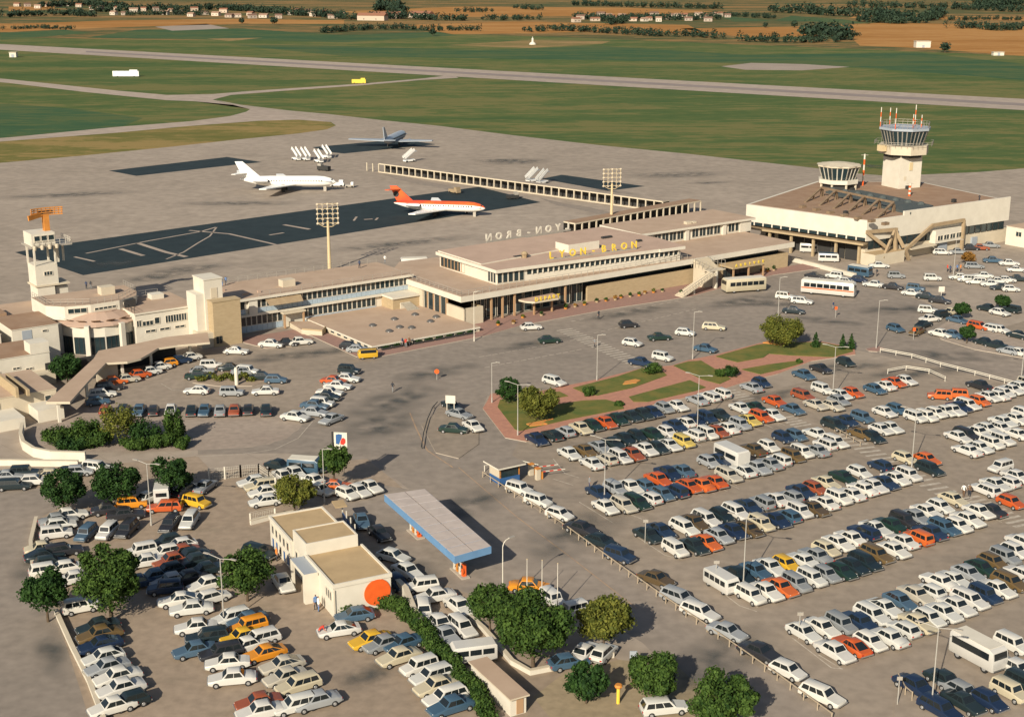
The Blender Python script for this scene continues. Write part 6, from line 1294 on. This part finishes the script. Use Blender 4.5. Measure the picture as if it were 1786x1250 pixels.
# vans, buses, caravans, truck
def boxy(name,label,cat,px,head,L_,W_,H_,m,roofm=None,stripe=None,nwin=5,winz=(1.2,2.0),z0=.35,front=True,wr=.42,cabslope=.25):
    x,y=at(*px,1.0); o=thing(name,label,cat,(x,y,.02),head); h=W_/2
    b=MB(); vs=[];S=[(-L_/2,.97,z0+.05,H_-.12),(-L_/2+.12,1,z0,H_),(L_/2-cabslope-.1,1,z0,H_),(L_/2-cabslope*.4,1,z0,H_-.25),(L_/2,.96,z0+.05,winz[0]-.05 if front else H_-.1)]
    for xx,f,zb,zt in S:
        for a,z in ((-.95,zb),(-1,zb+.1),(-1,zt-.15),(-.93,zt),(.93,zt),(1,zt-.15),(1,zb+.1),(.95,zb)): vs.append((xx,a*h*f,z))
    fs=[];n=8
    for j in range(len(S)-1):
        for i in range(n): fs.append((j*n+i,(j+1)*n+i,(j+1)*n+(i+1)%n,j*n+(i+1)%n))
    fs+= [tuple(range(n)),tuple(4*n+i for i in range(n-1,-1,-1))]; b.add(vs,fs); b.build('body',m,o,smooth=40)
    if roofm: MB().box(-L_/2+.15,L_/2-cabslope-.15,-h*.9,h*.9,H_-.02,H_+.05).build('roof',roofm,o)
    st_=(L_*.86)/nwin if nwin else 0
    for i in range(nwin):
        for s in (-1,1): MB().box(-L_*.45+st_*i+.08,-L_*.45+st_*(i+1)-.08,s*h*1.0-.03,s*h*1.0+.03,winz[0],winz[1]).build('side_window',CARGLASS,o)
    MB().add([(L_/2-.02,-h*.85,winz[0]),(L_/2-.02,h*.85,winz[0]),(L_/2-cabslope*.35+.03,h*.82,H_-.3),(L_/2-cabslope*.35+.03,-h*.82,H_-.3)],[(0,1,2,3)]).build('windscreen',CARGLASS,o)
    MB().box(-L_/2-.02,-L_/2+.03,-h*.7,h*.7,winz[0],winz[1]).build('rear_window',CARGLASS,o)
    if stripe: MB().box(-L_/2+.1,L_/2-.1,-h-.012,h+.012,winz[0]-.35,winz[0]-.1).build('stripe',stripe,o)
    for xx in (L_/2-L_*.2,-L_/2+L_*.2):
        for s in (-1,1): wl=link('wheel',wheel_me,o,(xx,s*(h-.14),wr)); wl.rotation_euler=(0,0,R(90)); wl.scale=(1.1,wr/.31,wr/.31)
    MB().box(L_/2-.03,L_/2+.08,-h*.9,h*.9,z0+.05,z0+.22).build('bumper',CHROME,o)
    return o
PW=PAINT['w'][1][0]; PC=PAINT['c'][1][0]
boxy('coach','white coach with an orange stripe parked across the forecourt','bus',(1445,506),R(-25),10.8,2.5,3.0,PW,K['white'],K['orange'],7,(1.6,2.4),.4,wr=.5)
boxy('coach','cream bus standing below the outside staircase','bus',(1297,500),R(197),9.0,2.5,2.9,PC,K['white'],None,6,(1.5,2.3),.4,wr=.5)
boxy('minibus','white minibus with dark windows behind the wing terrace','minibus',(722,462),R(190),6.0,2.2,2.6,PW,K['white'],None,4,(1.3,2.0),.35)
boxy('minibus','white minibus at the head of the fourth double row','minibus',(1258,1012),R(-60),4.2,1.7,1.9,PW,None,None,4,(1.05,1.6),.3,wr=.32)
boxy('minibus','white minibus parked at the end of the workshop roof','minibus',(825,1136),R(195),4.4,1.75,1.95,PW,None,None,3,(1.05,1.6),.3,wr=.32)
boxy('caravan','white caravan among the cars of the second double row','caravan',(1276,797),R(-60),5.2,2.1,2.5,PW,None,None,2,(1.3,1.9),.4,front=False,wr=.32)
boxy('caravan','small white caravan beneath the yard trees','caravan',(283,860),R(100),3.6,1.9,2.2,PW,None,None,1,(1.2,1.7),.4,front=False,wr=.32)
boxy('box_truck','large white box truck parked by itself near the bottom corner','truck',(1706,1140),R(-60),5.4,2.1,2.6,PW,K['white'],None,1,(1.5,2.2),.45,wr=.45,cabslope=.5)
boxy('van','blue and white van under the cargo hall canopy','van',(1445,449),R(-10),4.6,1.8,2.0,PW,PAINT['b'][1][0],None,3,(1.1,1.6),.3,wr=.32)
boxy('minibus','blue and white minibus by the pavement planters','minibus',(1500,474),R(-40),5.0,2.0,2.3,PAINT['b'][1][0],K['white'],None,3,(1.2,1.8),.35)
boxy('van','yellow van at the corner of the sunken hall','van',(641,615),R(195),3.3,1.45,1.5,PAINT['y'][1][0],None,None,1,(1.1,1.6),.3,wr=.32)
boxy('kiosk_trailer','pale blue kiosk trailer by the fuel totem','trailer',(531,812),R(-10),4.2,1.9,2.1,PAINT['b'][1][0],K['white'],None,2,(1.1,1.7),.35,front=False,wr=.3)
boxy('van','white van under the far side of the cargo canopy','van',(1412,433),R(-15),4.4,1.8,2.2,PW,None,None,2,(1.2,1.7),.3,wr=.32)
# bay lines between the stalls
for (a,b,n_) in (((1060,893),(1280,848),11),((1180,968),(1600,838),20),((1310,1052),(1735,905),20),((1455,1158),(1780,1022),16),((1035,820),(1360,738),16),((1276,842),(1470,780),10)):
    pa=at(*a); pb=at(*b); mb=MB()
    for i in range(n_):
        t=i/(n_-1); x,y=lerp(pa[0],pb[0],t),lerp(pa[1],pb[1],t); c_,s_=math.cos(R(-60)),math.sin(R(-60))
        mb.add([(x-c_*2.2-s_*.06,y-s_*2.2+c_*.06,.02),(x+c_*1.1-s_*.06,y+s_*1.1+c_*.06,.02),(x+c_*1.1+s_*.06,y+s_*1.1-c_*.06,.02),(x-c_*2.2+s_*.06,y-s_*2.2-c_*.06,.02)],[(3,2,1,0)])
    struct(mb.build('bay_lines',K['line']))
print('cars', NCAR[0])
